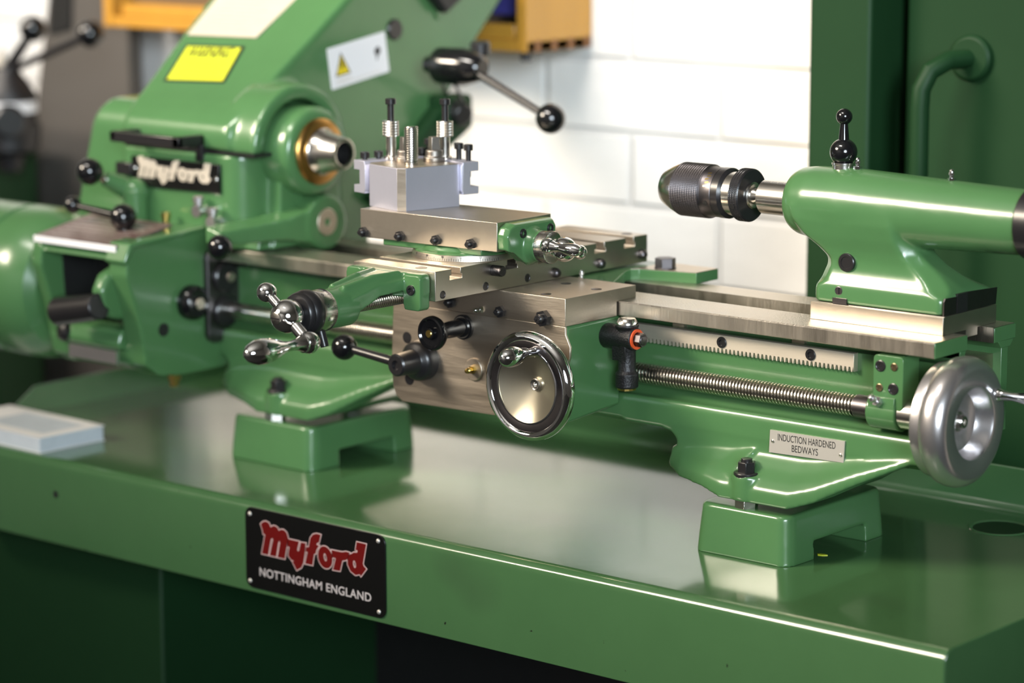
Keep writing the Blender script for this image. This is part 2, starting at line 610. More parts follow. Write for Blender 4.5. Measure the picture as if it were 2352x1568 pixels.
b.lathe((155, 187, -167), (0, 0, 1), [(0.15, 22.6), (0.3, 22.4), (0.3, 0)], 40)
b.build('drain_plug', DARKG, tray)
b = MB()
b.lathe((-656.8, -152, -200), (0, -1, 0), [(0.0, 3.4), (0.3, 3.4), (0.3, 2.6), (0.1, 2.4), (0.1, 0)], 20)
b.build('front_hole', BLACK, tray)
b = MB()
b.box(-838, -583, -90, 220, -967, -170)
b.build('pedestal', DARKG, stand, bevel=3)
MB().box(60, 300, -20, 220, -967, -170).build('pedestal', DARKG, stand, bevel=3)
MB().box(-583, 60, 205, 215, -967, -170).build('shade_panel', BLACK, stand)  # black sheet added as the deep shade under the tray
# maker's plate on the front of the tray
b = MB()
b.prism('y', [(p[0] - 318, p[1] - 207.5) for p in rrect(-84, 83.4, -36.2, 36.6, 8)], -153.4, -152.0)
plate = b.build('maker_plate', PLATEBLK, stand, bevel=0.35)
plate['label'] = 'black maker plate with red and silver lettering'
F = fr((-318, -153.45, -207.5), (1, 0, 0), (0, 0, 1))
for spl in MYFORD:
    curve_mesh('letter_outline', spl, PINKL, plate, F, 0.10, 0.75)
for spl in MYFORD:
    curve_mesh('letter', spl, REDL, plate, F @ Matrix.Translation((0, 0, 0.12)), 0.10, -0.05)
text_mesh('place_name', 'NOTTINGHAM ENGLAND', SILVERT, plate, F @ Matrix.Translation((0, -20.4, 0)), 10.6, 0.12, 134, bold=0.13, space=1.05)
for x, z in ((-78, 30.4), (75.6, 31), (-79, -30.3), (75.7, -30.7)):
    b = MB()
    b.lathe((x - 318, -153.3, z - 207.5), (0, -1, 0), [(0, 2.1), (0.7, 1.8), (1.2, 1.0), (1.35, 0)], 18)
    b.build('rivet', NICKEL, plate)

# ------------------------------------------------------------------ raising blocks
def raising_block(x0, x1, label):
    t = thing('raising_block', ((x0 + x1) / 2, 36, -167), label, 'raising block', 'raising blocks under the lathe bed')
    b = MB()
    d = 2.2
    # bridge shape seen from the end, draft on the sides
    pts = rrect(-(x1 - x0) / 2 + 3, (x1 - x0) / 2 - 3, -34, 106, 12)
    b.loft([[(p[0] + (-d if p[0] < 0 else d) * k + (x0 + x1) / 2, p[1] + (-d if p[1] < 36 else d) * k * 1.2, z)
             for p in pts]
            for z, k in ((-152, 0.9), (-128.5, 0.1), (-126.8, -0.3), (-126.2, -1.1))])
    for ya, yb in ((-34, 1.0), (76, 106)):
        cl = [(p[0], min(max(p[1], ya), yb)) for p in pts]
        b.loft([[(p[0] + (-d if p[0] < 0 else d) * k + (x0 + x1) / 2, p[1] + (-d if p[1] < -10 else d if p[1] > 90 else 0) * k * 1.2, z)
                 for p in cl] for z, k in ((-167, 1.3), (-151.9, 0.9))])
    b.build('block', GREEN, t, remesh=1.3, smooth=5)
    for y in (-25, 78):
        b = MB()
        b.hexa(((x0 + x1) / 2 - 2, y, -126.5), ((x0 + x1) / 2 - 2, y, -119.0), 17, a0=0.4)
        b.build('jacking_nut', BRIGHT, t, bevel=0.4)
    return t


raising_block(-1, 94, 'near green cast raising block, under the bed foot by the bedways label')
raising_block(-545, -434, 'far green cast raising block, under the bed foot below the headstock')

# ------------------------------------------------------------------ lathe bed
bed = thing('lathe_bed', (-240, 40, -119), 'long green lathe bed with two bright steel ways and a toothed rack', 'lathe bed')
b = MB()
b.prism('x', [(-20, 15.3), (-19.4, 14.7), (27, 14.7), (27, 26.9), (-18.9, 26.9), (-20, 25.8)], -700, 213.2)
way = b.build('front_way', SCRAPE, bed)
b = MB()
b.prism('x', [(67.5, 14.7), (100, 14.7), (100, 25.9), (99, 26.9), (67.5, 26.9)], -700, 213.2)
b.build('rear_way', SCRAPE, bed)
b = MB()
# painted ends of the ways and the box web below them
b.prism('x', [(-20, 14.7), (27, 14.7), (27, 26.6), (-20, 26.6)], 213.2, 214.2)
b.prism('x', [(67.5, 14.7), (100, 14.7), (100, 26.6), (67.5, 26.6)], 213.2, 214.2)
b.prism('x', [(17, 14.7), (26, 14.7), (23, 9), (17, 8.5)], -700, 214)
b.prism('x', [(74, 14.7), (98, 14.7), (92, 9), (79, 9)], -700, 214)
b.prism('x', [(5.9, 5.6), (16, 5.6), (16, -60), (5.9, -60)], -700, 213.5)
b.prism('x', [(17, 14.7), (23, 14.7), (23, -60), (17, -60)], -700, 213.5)
b.prism('x', [(80, 14), (90, 14), (90, -58), (80, -58)], -700, 213.5)
b.build('way_support', GREEN, bed, bevel=0.8)
b = MB()
b.box(168, 206, 13, 81, -50, 4)
for x in (-420, -240, -60, 60):
    b.box(x, x + 12, 13, 81, -60, 8)
b.build('cross_rib', PLATE, bed)


def bed_casting(x0, right):
    """Front apron of the bed with its flared foot; x0 is the foot's bolt, right = end of the bed."""
    b = MB()
    s = 1 if right else -1
    ext = (-165, 205) if right else (-180, 262)
    # upper belt with its drip lip
    X0, X1 = (x0 - 215, 214) if right else (-690, x0 + 225)
    b.prism('x', [(12, -46), (3, -46), (-8, -51), (-14.5, -51.5), (-16, -56), (-16, -72), (0, -76), (12, -76)], X0, X1)
    b.prism('x', [(12, -40), (2, -40), (2, -80), (12, -80)], X0, X1)
    # silhouette of the apron
    o = x0
    sil = [(-136, -60), (-136, -75), (-96, -75.5), (-86, -77.5), (-80.5, -83), (-80, -88), (-84, -95), (-88, -101), (-86.5, -106), (-79, -110.5), (-60, -113), (-28, -114.5), (-22, -119), (46, -119), (60, -113), (100, -93), (158, -66), (162, -56)]
    b.prism('y', [(o + (p[0] if right else p[0] * 1.0), p[1]) for p in sil], -15.5, 12)
    b.prism('y', [(o - 35, -110), (o + 60, -110), (o + 46, -119), (o - 25, -119)], -15, 100)
    # flared flange
    R = []
    for dx, out, zt, zb in ((-86, 3, -90, -106), (-70, 12, -82, -111), (-40, 20, -78, -114), (-22, 23, -76, -119), (46, 23, -76, -119), (66, 19, -74, -112), (100, 12, -68, -94), (150, 3, -62, -70)):
        h_ = zt - zb
        R.append([(o + dx, -13, zt), (o + dx, -14 - out * 0.12, zt - h_ * 0.18), (o + dx, -14 - out * 0.40, zt - h_ * 0.38), (o + dx, -14 - out * 0.74, zt - h_ * 0.55),
                  (o + dx, -14 - out * 0.96, zt - h_ * 0.70), (o + dx, -14 - out, zt - h_ * 0.78), (o + dx, -14 - out, zb), (o + dx, 0, zb), (o + dx, 0, zt)])
    b.loft(R)
    # bolt boss
    b.cyl((o + 1, -27, -119), (o + 1, -27, -97.5), 13)
    right and b.loft([[(o - 40, -20, -92), (o - 12, -34, -100), (o - 10, -20, -99), (o - 30, -10, -90)], [(o - 6, -14, -76), (o + 2, -16, -78), (o + 4, -8, -78), (o - 4, -8, -76)]])
    c = b.build('bed_foot', GREEN, bed, remesh=1.6, smooth=9)
    b = MB()
    b.lathe((o + 1, -29, -98.0), (0, 0, 1), [(-2, 10.5), (1.6, 10.5), (2.0, 9.8), (2.0, 0)], 28)
    b.hexa((o + 1, -29, -96.4), (o + 1, -29, -87.5), 13.2, a0=0.5)
    b.cyl((o + 1, -29, -88), (o + 1, -29, -85.0), 4.6)
    b.build('foot_bolt', BLACK, bed, bevel=0.5)


bed_casting(46, True)
bed_casting(-484, False)
# toothed rack under the front way
pitch = 3.99
pts = [(128.0, 5.8), (-310, 5.8), (-310, -5.2)]
k = int((126 + 310) / pitch)
x = 128.0 - k * pitch - 0.3
for i in range(k):
    pts += [(x + 0.1, -5.2), (x + 1.0, -5.2), (x + 1.75, -9.0), (x + 2.85, -9.0), (x + 3.6, -5.2)]
    x += pitch
pts += [(128.0, -9)]
rack = MB().prism('y', pts, 0, 6).build('rack', RACKLIT, bed, bevel=0.15, bseg=1)
for xs, zs in ((0, 0), (87.2, 0.2), (-90, 0.2), (-290, 0.2)):
    b = MB()
    b.lathe((xs, 0.1, zs), (0, -1, 0), [(-1, 4.7), (0.9, 4.7), (1.4, 4.3), (1.4, 2.5), (0.25, 2.4), (0.25, 0)], 24)
    b.build('rack_screw', BLACK, rack)
# bedways label
b = MB()
b.prism('y', [(61.2, -61.6), (132.4, -61.0), (131.6, -78.4), (60.4, -80.0)], -17.4, -16.3)
lab = b.build('bedways_label', NICKEL, bed)
F = fr((96.4, -17.45, -66.4), (1, 0, 0.012), (0, 0, 1))
text_mesh('label_text', 'INDUCTION HARDENED', INK, lab, F @ Matrix.Translation((0.0, 0, 0)), 8.0, 0.06, 55)
text_mesh('label_text', 'BEDWAYS', INK, lab, F @ Matrix.Translation((-1.5, -7.6, 0)), 8.0, 0.06, 25)
for xs, zs in ((64.2, -70.4), (129.0, -72.6)):
    MB().lathe((xs, -17.4, zs), (0, -1, 0), [(0, 1.5), (0.6, 1.3), (1.0, 0.6), (1.0, 0)], 16).build('rivet', BRIGHT, lab)
# leadscrew bearing bracket
b = MB()
b.prism('y', rrect(160.5, 187.5, -30, 12.8, 3.5), -22, 1)
b.lathe((155, -10, -33), (1, 0, 0), [(0, 14.2), (0.8, 14.8), (26, 14.8), (26.6, 14.2)], 40)
b.prism('x', [(-23.5, -20), (-10, -19), (-10, -33), (-24.5, -33)], 157, 181)
brk = b.build('leadscrew_bracket', GREEN, bed, bevel=1.2)
for xs, zs, mm, r in ((167, 4.2, BLACK, 4.6), (179.5, 4.6, DULLB, 3.2), (166.5, -13.0, DULLB, 3.2), (179, -12.6, BLACK, 4.6)):
    sunk_screw('bracket_screw', (xs, -22, zs), (0, -1, 0), r, brk, mm)
oil_nipple('oil_nipple', (167, -24.0, -24.5), (-0.25, -0.80, 0.55), brk, 1.15, ALU)
# nut end of the headstock-side screw support
MB().box(-322, -282, -34, -8, -22, 10).build('screw_guard', GREEN, bed, bevel=2)

# ------------------------------------------------------------------ leadscrew with its handwheel
ls = thing('leadscrew', (150, -10, -33), 'long threaded steel leadscrew running under the rack, silver handwheel at its end', 'leadscrew')
b = MB()
b.thread((-430, -10, -33), (1, 0, 0), 571, 3.175, 8.7, 2.5, 26)
st_ = b.build('screw_thread', BRIGHT, ls, ang=30)
MB().cyl((-430, -10, -33), (141, -10, -33), 6.35).build('root_shade', GROOVE_DARK, st_)  # dark core paints the shade between the thread crests
MB().lathe((-580, -10, -33), (1, 0, 0), [(0, 8), (152, 8)], 30).build('plain_shaft', BRIGHT, ls)
MB().lathe((138.5, -10, -33), (1, 0, 0), [(0, 8.5), (0.5, 9.2), (16.3, 9.2)], 32).build('thrust_collar', DSTEEL, ls)
MB().lathe((181.8, -10, -33), (1, 0, 0), [(0, 12), (0.5, 12.6), (33, 12.6)], 36).build('index_sleeve', BRIGHT, ls)
b = MB()
b.lathe((0, -10, -33), (1, 0, 0), [(213.5, 10), (213.5, 43.6), (214.5, 44.8), (222, 45.4), (223, 45.0), (224, 47.4), (226.5, 49.4), (230, 50.4), (234.5, 50.5), (238.5, 49.4), (241.8, 47.3), (244, 44.6), (244.9, 42.4), (245, 41.6), (245, 29.6), (244.4, 28.2), (242, 26.8), (236, 25.4), (231.5, 22.5), (229.4, 18), (228.8, 10), (228.8, 0)], 96)
hw = b.build('handwheel', ALU, ls, ang=28)
b = MB()
b.lathe((228.6, -10, -33), (1, 0, 0), [(0, 8.4), (1.8, 8.4), (2.4, 7.6), (2.4, 5.6)], 28, cap=False)
b.lathe((228.6, -10, -33), (1, 0, 0), [(0, 5.6), (6, 5.6), (7.2, 4.6), (7.2, 2.4), (5, 2.4), (5, 0)], 28)
b.build('hub_bolt', BRIGHT, hw)
b = MB()
b.lathe((244.6, 23, -15.5), (1, 0, 0), [(0, 5.2), (2, 5.2), (3.2, 4.4), (6, 4.0), (14, 3.4), (22, 4.6), (32, 7.2), (42, 8.2), (52, 7.0), (57, 4), (58.5, 0)], 32)
b.build('crank_handle', CHROME, hw)

# ------------------------------------------------------------------ saddle and apron
sad = thing('saddle', (-187, 0, 26.9), 'steel carriage saddle with grey machined apron, handwheel and black levers', 'saddle')
b = MB()
b.prism('x', [(-89.6, 14.5), (-22, 14.5), (-22, 26.9), (3.7, 26.9), (3.7, 37.5), (-89.6, 37.5)], -281, -91.7)
plate_s = b.build('saddle_plate', PLATE, sad, bevel=0.4)
b = MB()
b.prism('z', [(-281, 3.7), (-117, 3.7), (-151, 66), (-152, 74), (-147, 80), (-95.4, 93.2), (-95.4, 125), (-290, 125), (-290, 60)], 26.9, 36.2)
b.build('rear_wing', GREEN, sad, bevel=0.4)
b = MB()
b.prism('z', [(-152, 74), (-147, 80.2), (-95.6, 93.4), (-95.6, 124.8), (-150, 124.8)], 36.2, 36.7)
b.build('wing_face', PLATE, sad)
b = MB()
b.hexa((-131, 96, 36.5), (-131, 96, 46), 16, a0=0.3)
b.lathe((-131, 96, 36.5), (0, 0, 1), [(0, 9.5), (1.5, 9.5)], 24)
b.build('clamp_bolt', DSTEEL, sad, bevel=0.4)
b = MB()
aout = [(-91.7, 14.5), (-281.2, 14.5), (-282.5, -5), (-284, -40), (-282.5, -58), (-279, -66), (-272, -70.5), (-161, -68.8), (-92, -66.6)]
b.prism('y', [(-91.9, 14.4), (-278, 14.4), (-278, -62), (-262, -66), (-92, -61)], -16.5, -87.5,
        [(-91.7, 14.4), (-280, 14.4), (-281, -62), (-270, -69.5), (-92, -66.2)])
apron = b.build('apron', GREEN, sad, bevel=2.5, bseg=3)
b = MB()
b.prism('y', [(-91.7, 14.4), (-281.2, 14.4), (-282.5, -5), (-284, -40), (-282.5, -58), (-279, -66), (-272, -70.5), (-161, -68.8), (-93, -66.6),
              (-91.9, -60), (-91.3, -25), (-87.0, -10), (-86.6, -2), (-91.7, 8)], -89.6, -87.2)
b.build('apron_face', PLATE, apron, bevel=0.4)
# oil holes, screws on the saddle plate
for xs, ys in ((-119.5, -80.4), (-141.4, -27.8), (-103.3, -34.6)):
    b = MB()
    b.lathe((xs, ys, 37.5), (0, 0, 1), [(0.02, 4.6), (0.22, 4.4), (0.22, 3.9), (0.05, 3.6), (0.05, 0)], 24)
    b.build('countersunk_screw', DSTEEL, plate_s)
oil_nipple('oil_nipple', (-146.5, -0.5, 37.3), (0, 0, 1), plate_s, 0.85)
lock_screw('gib_screw', (-113, -89.6, 19.6), (0, -1, 0), plate_s, 1.5)
lock_screw('gib_screw', (-159.7, -89.6, 19.9), (0, -1, 0), plate_s, 1.1)
lock_screw('gib_screw', (-215, -89.6, 22), (0, -1, 0), plate_s, 1.1)
oil_nipple('oil_nipple', (-181, -89.6, 19.4), (-0.5, -0.8, -0.1), plate_s, 0.8)
for xs, zs, r in ((-265.8, -14.3, 5.0), (-263.5, -50.0, 5.2)):
    b = MB()
    b.lathe((xs, -89.6, zs), (0, -1, 0), [(-1, r), (0.12, r), (0.12, 0)], 24)
    b.build('apron_plug', BLACK, apron)
# plunger knob
b = MB()
b.lathe((-201, -89.6, 2.4), (0, -1, 0), [(0, 10.6), (2.5, 10.6), (3, 9.6), (3, 8.2), (5, 8.2), (5.5, 7.2), (20, 7.2), (25, 6.8), (30, 7.2), (34, 8.5), (36.4, 13.6), (38.5, 14.6), (41, 14.6), (42.6, 13.8), (43, 12.2), (41.5, 10.8), (41, 5.4), (44, 4.6), (44.6, 2.8), (44.6, 0)], 44)
pk = b.build('plunger_knob', BALL, apron)
MB().lathe((-201, -134, 2.4), (0, -1, 0), [(0, 3.4), (0.6, 2.8), (0.6, 0)], 16).build('knob_screw', BRASS, pk)
MB().lathe((-201, -92.8, 2.4), (0, -1, 0), [(0, 9.3), (0.5, 9.3), (0.5, 8)], 32, cap=False).build('knob_ring', BRIGHT, pk)
# half nut lever: round black hub, bar and ball
hub = Vector((-247, -89.6, -31.0))
b = MB()
b.lathe(hub, (0, -1, 0), [(0, 17.5), (6, 17.5), (10, 16.6), (12.5, 14.2), (14, 11), (15, 10.2), (34, 9.6), (35.5, 8.2), (35.5, 4.2), (33, 3.6), (33, 0)], 48)
hl = b.build('lever_hub', BLACK, apron, ang=40)
p0 = hub + Vector((-4, -27, 0.5))
p1 = Vector((-309, -122, -23.0))
dlev = (p1 - p0).normalized()
b = MB()
b.lathe(p0, dlev, [(0, 4.3), ((p1 - p0).length, 3.5)], 20)
b.build('lever_bar', BLACK, hl)
MB().sphere(p1, 11.2, 36, dlev).build('lever_ball', BALL, hl)
# oiler with washer
b = MB()
b.lathe((-189.6, -89.6, -32.5), (0, -1, 0), [(0, 9.6), (1.4, 9.6), (2, 9.0), (2, 0)], 32)
ow = b.build('oiler_washer', PLATE, apron)
oil_nipple('oiler', (-189.6, -91.4, -32.5), (0, -1, 0), ow, 1.0, BRASS)
# apron handwheel
hwc = Vector((-106.5, -117, -31.8))
b = MB()
b.lathe(hwc, (0, 1, 0), [(-4.0, 37.8), (-5.2, 39.0), (-5.6, 41.0), (-4.4, 43.2), (-1.5, 44.9), (2.0, 45.0), (5.0, 43.4), (6.6, 40.6), (6.4, 38), (4, 36.5), (-2, 36.5), (-4.0, 37.8)], 96, cap=False)
rim = b.build('handwheel_rim', CHROME, apron)
b = MB()
b.lathe(hwc, (0, 1, 0), [(-3.7, 31.2), (-4.0, 31.8), (-4.0, 37.4), (-3.4, 38.0), (3, 38), (3, 31.2)], 90, cap=False)
b.build('rim_face', DSTEEL, rim)
MB().lathe(hwc, (0, 1, 0), [(-4.4, 30.0), (-4.5, 30.6), (-4.2, 31.4), (0, 31.4), (0, 30)], 90, cap=False).build('inner_bead', CHROME, rim)
MB().lathe(hwc, (0, 1, 0), [(-3.0, 30.6), (9.5, 5.6), (9.5, 0)], 90, cap=False).build('wheel_dish', DISH, rim)
b = MB()
b.lathe(hwc, (0, -1, 0), [(-11, 5.0), (-6.6, 5.0), (-6.2, 4.4), (-6.8, 3.4), (-6.8, 1.8), (-9.0, 1.8), (-9, 0)], 28)
b.build('hub_screw', BRIGHT, rim)
MB().cyl(hwc + Vector((0, 10, 0)), hwc + Vector((0, 29, 0)), 12).build('wheel_boss', DSTEEL, rim)
hd = hwc + Vector((8.5, -3.5, 29.5))
b = MB()
b.lathe(hd, (0.0, -1, 0.0), [(0, 4.6), (1.5, 4.6), (3, 3.9), (9, 3.4), (14, 4.3), (20, 6.8), (27, 8.4), (33, 8.2), (38, 6.3), (41, 3.2), (42, 0)], 36)
b.build('crank_handle', CHROME, rim)
# thread dial indicator on the apron's right cheek
tdx, tdy = -70, -36
b = MB()
b.lathe((tdx, tdy, 0), (0, 0, 1), [(-41, 8.6), (-40, 9.6), (-29, 9.6), (-27.5, 8.2), (-26, 7.4), (-9, 7.4), (-7, 8.2), (8, 8.2), (9.5, 9.5), (11.2, 9.8), (12.2, 9.2), (12.2, 0)], 40)
b.lathe((-92, tdy, 0.5), (1, 0, 0), [(0, 9.8), (1.2, 10.4), (20, 10.0), (31, 9.6), (31.6, 8.6), (31.6, 0)], 36)
b.prism('x', [(tdy - 7, -18), (tdy + 7, -18), (tdy + 8, 0), (tdy - 8, 0)], -80, -66)
ti = b.build('thread_dial', IRON, apron, bevel=0.5)
b = MB()
b.lathe((tdx, tdy, 12), (0, 0, 1), [(0, 9.0), (1.5, 9.0), (4.8, 7.0), (5.2, 6.4), (5.2, 0)], 36)
dc = b.build('dial_cap', BRIGHT, ti)
for i in range(8):
    a = i * PI / 4
    c, s_ = math.cos(a), math.sin(a)
    MB().tube([(tdx + c * 6.4, tdy + s_ * 6.4, 17.0), (tdx + c * 8.6, tdy + s_ * 8.6, 14.2)], 0.25, 6).build('dial_mark', INK, dc)
MB().lathe((-60.8, tdy, 0.5), (1, 0, 0), [(0, 8.4), (1.6, 8.4), (1.6, 6), (0, 6)], 36, cap=False).build('fibre_washer', ORANGE, ti)
b = MB()
b.hexa((-59.6, tdy, 0.5), (-53, tdy, 0.5), 10.4, a0=0.2)
b.lathe((-53, tdy, 0.5), (1, 0, 0), [(-0.5, 4.4), (0.4, 4.2), (0.8, 3.2), (0.8, 0)], 20)
b.build('pivot_bolt', DSTEEL, ti, bevel=0.3)
MB().lathe((tdx, tdy, -41), (0, 0, 1), [(-1.8, 6.5), (-1.6, 8), (0.5, 8)], 14).build('worm_gear', BRASS, ti, flat=True)

# ------------------------------------------------------------------ cross slide with its crank
cs = thing('cross_slide', (-207, -30, 37.9), 'dark machined cross slide with T slots, green end bracket and chrome ball crank', 'cross slide')
b = MB()
x0, x1 = -252, -162
z0, z1 = 37.9, 62.3
prof = [(-169, z0), (110.5, z0), (110.5, z1)]
for c in (85.2, 44.2, -32, -74, -143.6):       # T slots cut through from side to side
    prof += [(c + 5.5, z1), (c + 5.5, z1 - 5.2), (c + 7.6, z1 - 5.2), (c + 7.6, z1 - 8.8), (c - 7.6, z1 - 8.8), (c - 7.6, z1 - 5.2), (c - 5.5, z1 - 5.2), (c - 5.5, z1)]
prof += [(-169, z1)]
b.prism('x', prof, x0, x1)
slide = b.build('slide_body', STEEL, cs, bevel=0.35)
for ys, zs, r in ((-159.9, 42.5, 2.6), (-106.9, 43, 2.8), (-53.4, 43.3, 2.8)):
    b = MB()
    b.lathe((x1, ys, zs), (1, 0, 0), [(0.02, r + 0.8), (0.3, r + 0.7), (0.4, r), (0.1, r - .4), (0.1, 0)], 20)
    b.build('grub_screw', DSTEEL, slide)
for ys, zs, r in ((-17.4, 43.4, 4.2), (43.4, 44.1, 4.4), (102, 45.3, 4.4)):
    b = MB()
    b.lathe((x1, ys, zs), (1, 0, 0), [(0, r), (2.5, r), (4.5, r * 0.75), (5.5, r * 0.4), (5.5, 0)], 20)
    b.build('gib_screw', DSTEEL, slide)
b = MB()
b.thread((x1 - 1, -98, 55.2), (1, 0, 0), 10.5, 1.4, 4.6, 0.7, 18)
b.cyl((x1 - 1, -98, 55.2), (x1 + 11, -98, 55.2), 3.9)
b.lathe((x1 + 9, -98, 55.2), (1, 0, 0), [(0, 4.4), (2.2, 4.0), (2.2, 2.3), (0, 2.2), (0, 0)], 18)
b.build('clamp_screw', DSTEEL, slide)
for xs, ys in ((-185, -160), (-177, 100)):
    MB().lathe((xs, ys, z1), (0, 0, 1), [(0.02, 5), (0.25, 4.8), (0.25, 4.1), (0.05, 3.8), (0.05, 0)], 24).build('countersunk_screw', DSTEEL, slide)
ax, az = -205.0, 38.0
b = MB()
b.prism('y', rrect(-250, -167, 40, 60.5, 4), -178.5, -169.2)
b.prism('y', rrect(-186, -167.5, 30.5, 59.5, 3.5), -181, -169.2)
b.prism('y', rrect(-250, -233, 33, 60, 3.5), -180, -169.2)
b.lathe((ax, -253.5, az), (0, 1, 0), [(0, 14.6), (0.8, 15.6), (14, 16.2), (26, 16.0)], 40)
b.loft([[(ax - 12, -240, 40), (ax + 12, -240, 40), (ax + 13, -240, 46), (ax + 8, -240, 53.5), (ax - 8, -240, 53.5), (ax - 13, -240, 46)],
        [(ax - 16, -205, 50), (ax + 15, -205, 50), (ax + 16, -205, 53), (ax + 12, -205, 58.5), (ax - 12, -205, 58.5), (ax - 17, -205, 53)],
        [(ax - 28, -172, 52), (ax + 20, -172, 50), (ax + 22, -172, 54), (ax + 16, -172, 60.3), (ax - 26, -172, 60.3), (ax - 30, -172, 55)]])
for s in (-1, 1):
    b.loft([[(ax + s * 11, -235, 30), (ax + s * 15, -235, 32), (ax + s * 15, -235, 46), (ax + s * 10, -235, 46)],
            [(ax + s * 13, -205, 44), (ax + s * 17, -205, 44), (ax + s * 16, -205, 53), (ax + s * 12, -205, 54)],
            [(ax + s * 18, -174, 47), (ax + s * 22, -174, 47), (ax + s * 22, -174, 56), (ax + s * 16, -174, 58)]])
for s in (-1, 1):
    b.tube([(ax + s * 6, -238, 53), (ax + s * 9, -205, 58.4), (ax + s * 14, -180, 60.2)], [3.2, 3.2, 2.0], 10)
brk = b.build('end_bracket', GREEN, cs, remesh=1.0, smooth=4)
cap_screw('bracket_screw', (-177.2, -181.0, 47.2), (0, -1, 0), 4.2, brk, 1.6)
cap_screw('bracket_screw', (-242, -180.0, 47.2), (0, -1, 0), 4.2, brk, 1.6)
b = MB()
b.thread((ax, -229, az - 0.8), (0, 1, 0), 70, 2.54, 6.4, 1.2, 24)
b.cyl((ax, -229, az - 0.8), (ax, -160, az - 0.8), 4.6)
b.build('feed_screw', BRIGHT, cs)
MB().cyl((ax, -232, az - 0.8), (ax, -220, az - 0.8), 8.4).build('screw_collar', BLACK, cs)
b = MB()
b.lathe((ax, -268.5, az), (0, 1, 0), [(0, 16.6), (1, 16.9), (13.5, 16.9), (14.8, 16.2)], 60)
dial = b.build('feed_dial', BRIGHT, cs)
b = MB()
for i in range(100):
    a = 2 * PI * i / 100
    ln = 5.5 if i % 10 == 0 else 4 if i % 5 == 0 else 2.8
    c, s_ = math.cos(a), math.sin(a)
    q = []
    for da in (-0.009, 0.009):
        for rr in (16.85, 17.02):
            for yy in (-255.0, -255.0 - ln):
                q.append((ax + math.cos(a + da) * rr, yy, az + math.sin(a + da) * rr))
    b.add(q, [(0, 1, 3, 2), (4, 6, 7, 5), (0, 4, 5, 1), (2, 3, 7, 6), (0, 2, 6, 4), (1, 5, 7, 3)])
b.build('graduations', INK, dial)
for i, a in enumerate((0.35, 0.98, -0.28)):
    c, s_ = math.cos(a + PI * 0.0), math.sin(a)
    o_ = Vector((ax + c * 16.95, -264.0, az + s_ * 16.95))
    text_mesh('dial_number', '0', INK, dial, fr(o_, (0, -1, 0), (-s_, 0, c)), 4.2, 0.06)
b = MB()
b.lathe((ax, -284, az), (0, 1, 0), [(0, 15.2), (1, 16.2), (4, 17.2), (5.5, 16.4), (7, 17.6), (11, 18.6), (14, 18.2), (15.5, 17)], 60)
b.build('dial_lock_ring', BLACK, dial)
MB().lathe((ax + 5, -262, az - 16), (0.35, 0, -1), [(0, 3.6), (12, 3.4), (12.4, 3.0), (12.4, 1.6), (10, 1.5), (10, 0)], 18).build('dial_stop', BLACK, dial)
bc = Vector((ax, -294, az))
b = MB()
b.sphere(bc, 13.6, 48, (0, 1, 0))
ball = b.build('crank_ball', CHROME, cs)
e1 = bc + Vector((-22.5, 0, 16.5))
e2 = bc + Vector((25.0, -2, -17.5))
b = MB()
b.cyl(bc, e1, 4.4, 3.6)
b.sphere(e1, 8.0, 32, e1 - bc)
b.cyl(bc, e2, 5.8, 5.0)
b.build('crank_arm', CHROME, ball)
b = MB()
b.sphere(e2, 9.0, 32, (0, 1, 0))
b.build('arm_end', CHROME, ball)
b = MB()
b.lathe(e2 + Vector((0, -6, 0)), (0, -1, 0), [(0, 7.4), (1, 7.4), (1.2, 6.6), (8, 4.6), (15, 3.9), (22, 4.8), (30, 7.6), (38, 9.6), (45, 10.2), (52, 9.4), (58, 6.8), (62, 3.2), (63, 0)], 40)
b.build('crank_handle', CHROME, ball)
b = MB()
b.lathe(bc + Vector((0, -12.4, 0)), (0, -1, 0), [(0, 5.4), (1.0, 5.2), (1.5, 4.4), (1.5, 0)], 26)
cs1 = b.build('centre_screw', BRIGHT, ball)
MB().box(bc.x - 4.6, bc.x + 4.6, bc.y - 14.1, bc.y - 13.7, bc.z - 0.6, bc.z + 0.6).build('screw_slot', BLACK, cs1)

# ------------------------------------------------------------------ top slide (slightly swivelled)
TSF = Matrix.Translation((-205, -80, 0)) @ Matrix.Rotation(math.radians(2.2), 4, 'Z')
ts = thing('top_slide', (-205, -80, 62.3), 'bright machined top slide on a graduated swivel base, with small chrome crank', 'top slide')
b = MB(TSF)
b.prism('x', [(-38, 74), (34, 74), (34, 98), (-38, 98)], -85.5, 61.5)
body = b.build('slide_body', STEEL, ts, bevel=0.35)
b = MB(TSF)
b.prism('x', [(-34, 68.6), (28, 68.6), (28, 74), (-34, 74)], -64, 42)
b.lathe((0, 0, 0), (0, 0, 1), [(67.4, 45), (68.6, 44), (69.5, 40), (73, 38)], 64)
b.build('slide_base', GREEN, ts, bevel=0.8)
b = MB(TSF)
b.lathe((0, 0, 0), (0, 0, 1), [(62.35, 46.2), (62.8, 46.6), (67.2, 45.8), (67.5, 45.2)], 96)
sw = b.build('swivel_base', STEEL, ts)
b = MB()
for i in range(61):
    a = math.radians(-168 + i * 2.5)
    ln = 1.9 if i % 4 else 2.6
    c, s_ = math.cos(a), math.sin(a)
    q = [TSF @ Vector(((46.62 - (z - 62.8) * 0.18) * math.cos(a + d), (46.62 - (z - 62.8) * 0.18) * math.sin(a + d), z)) for d in (-.0045, .0045) for z in (63.0, 63.0 + ln)]
    b.add(q, [(0, 1, 3, 2)])
b.build('graduations', INK, sw)
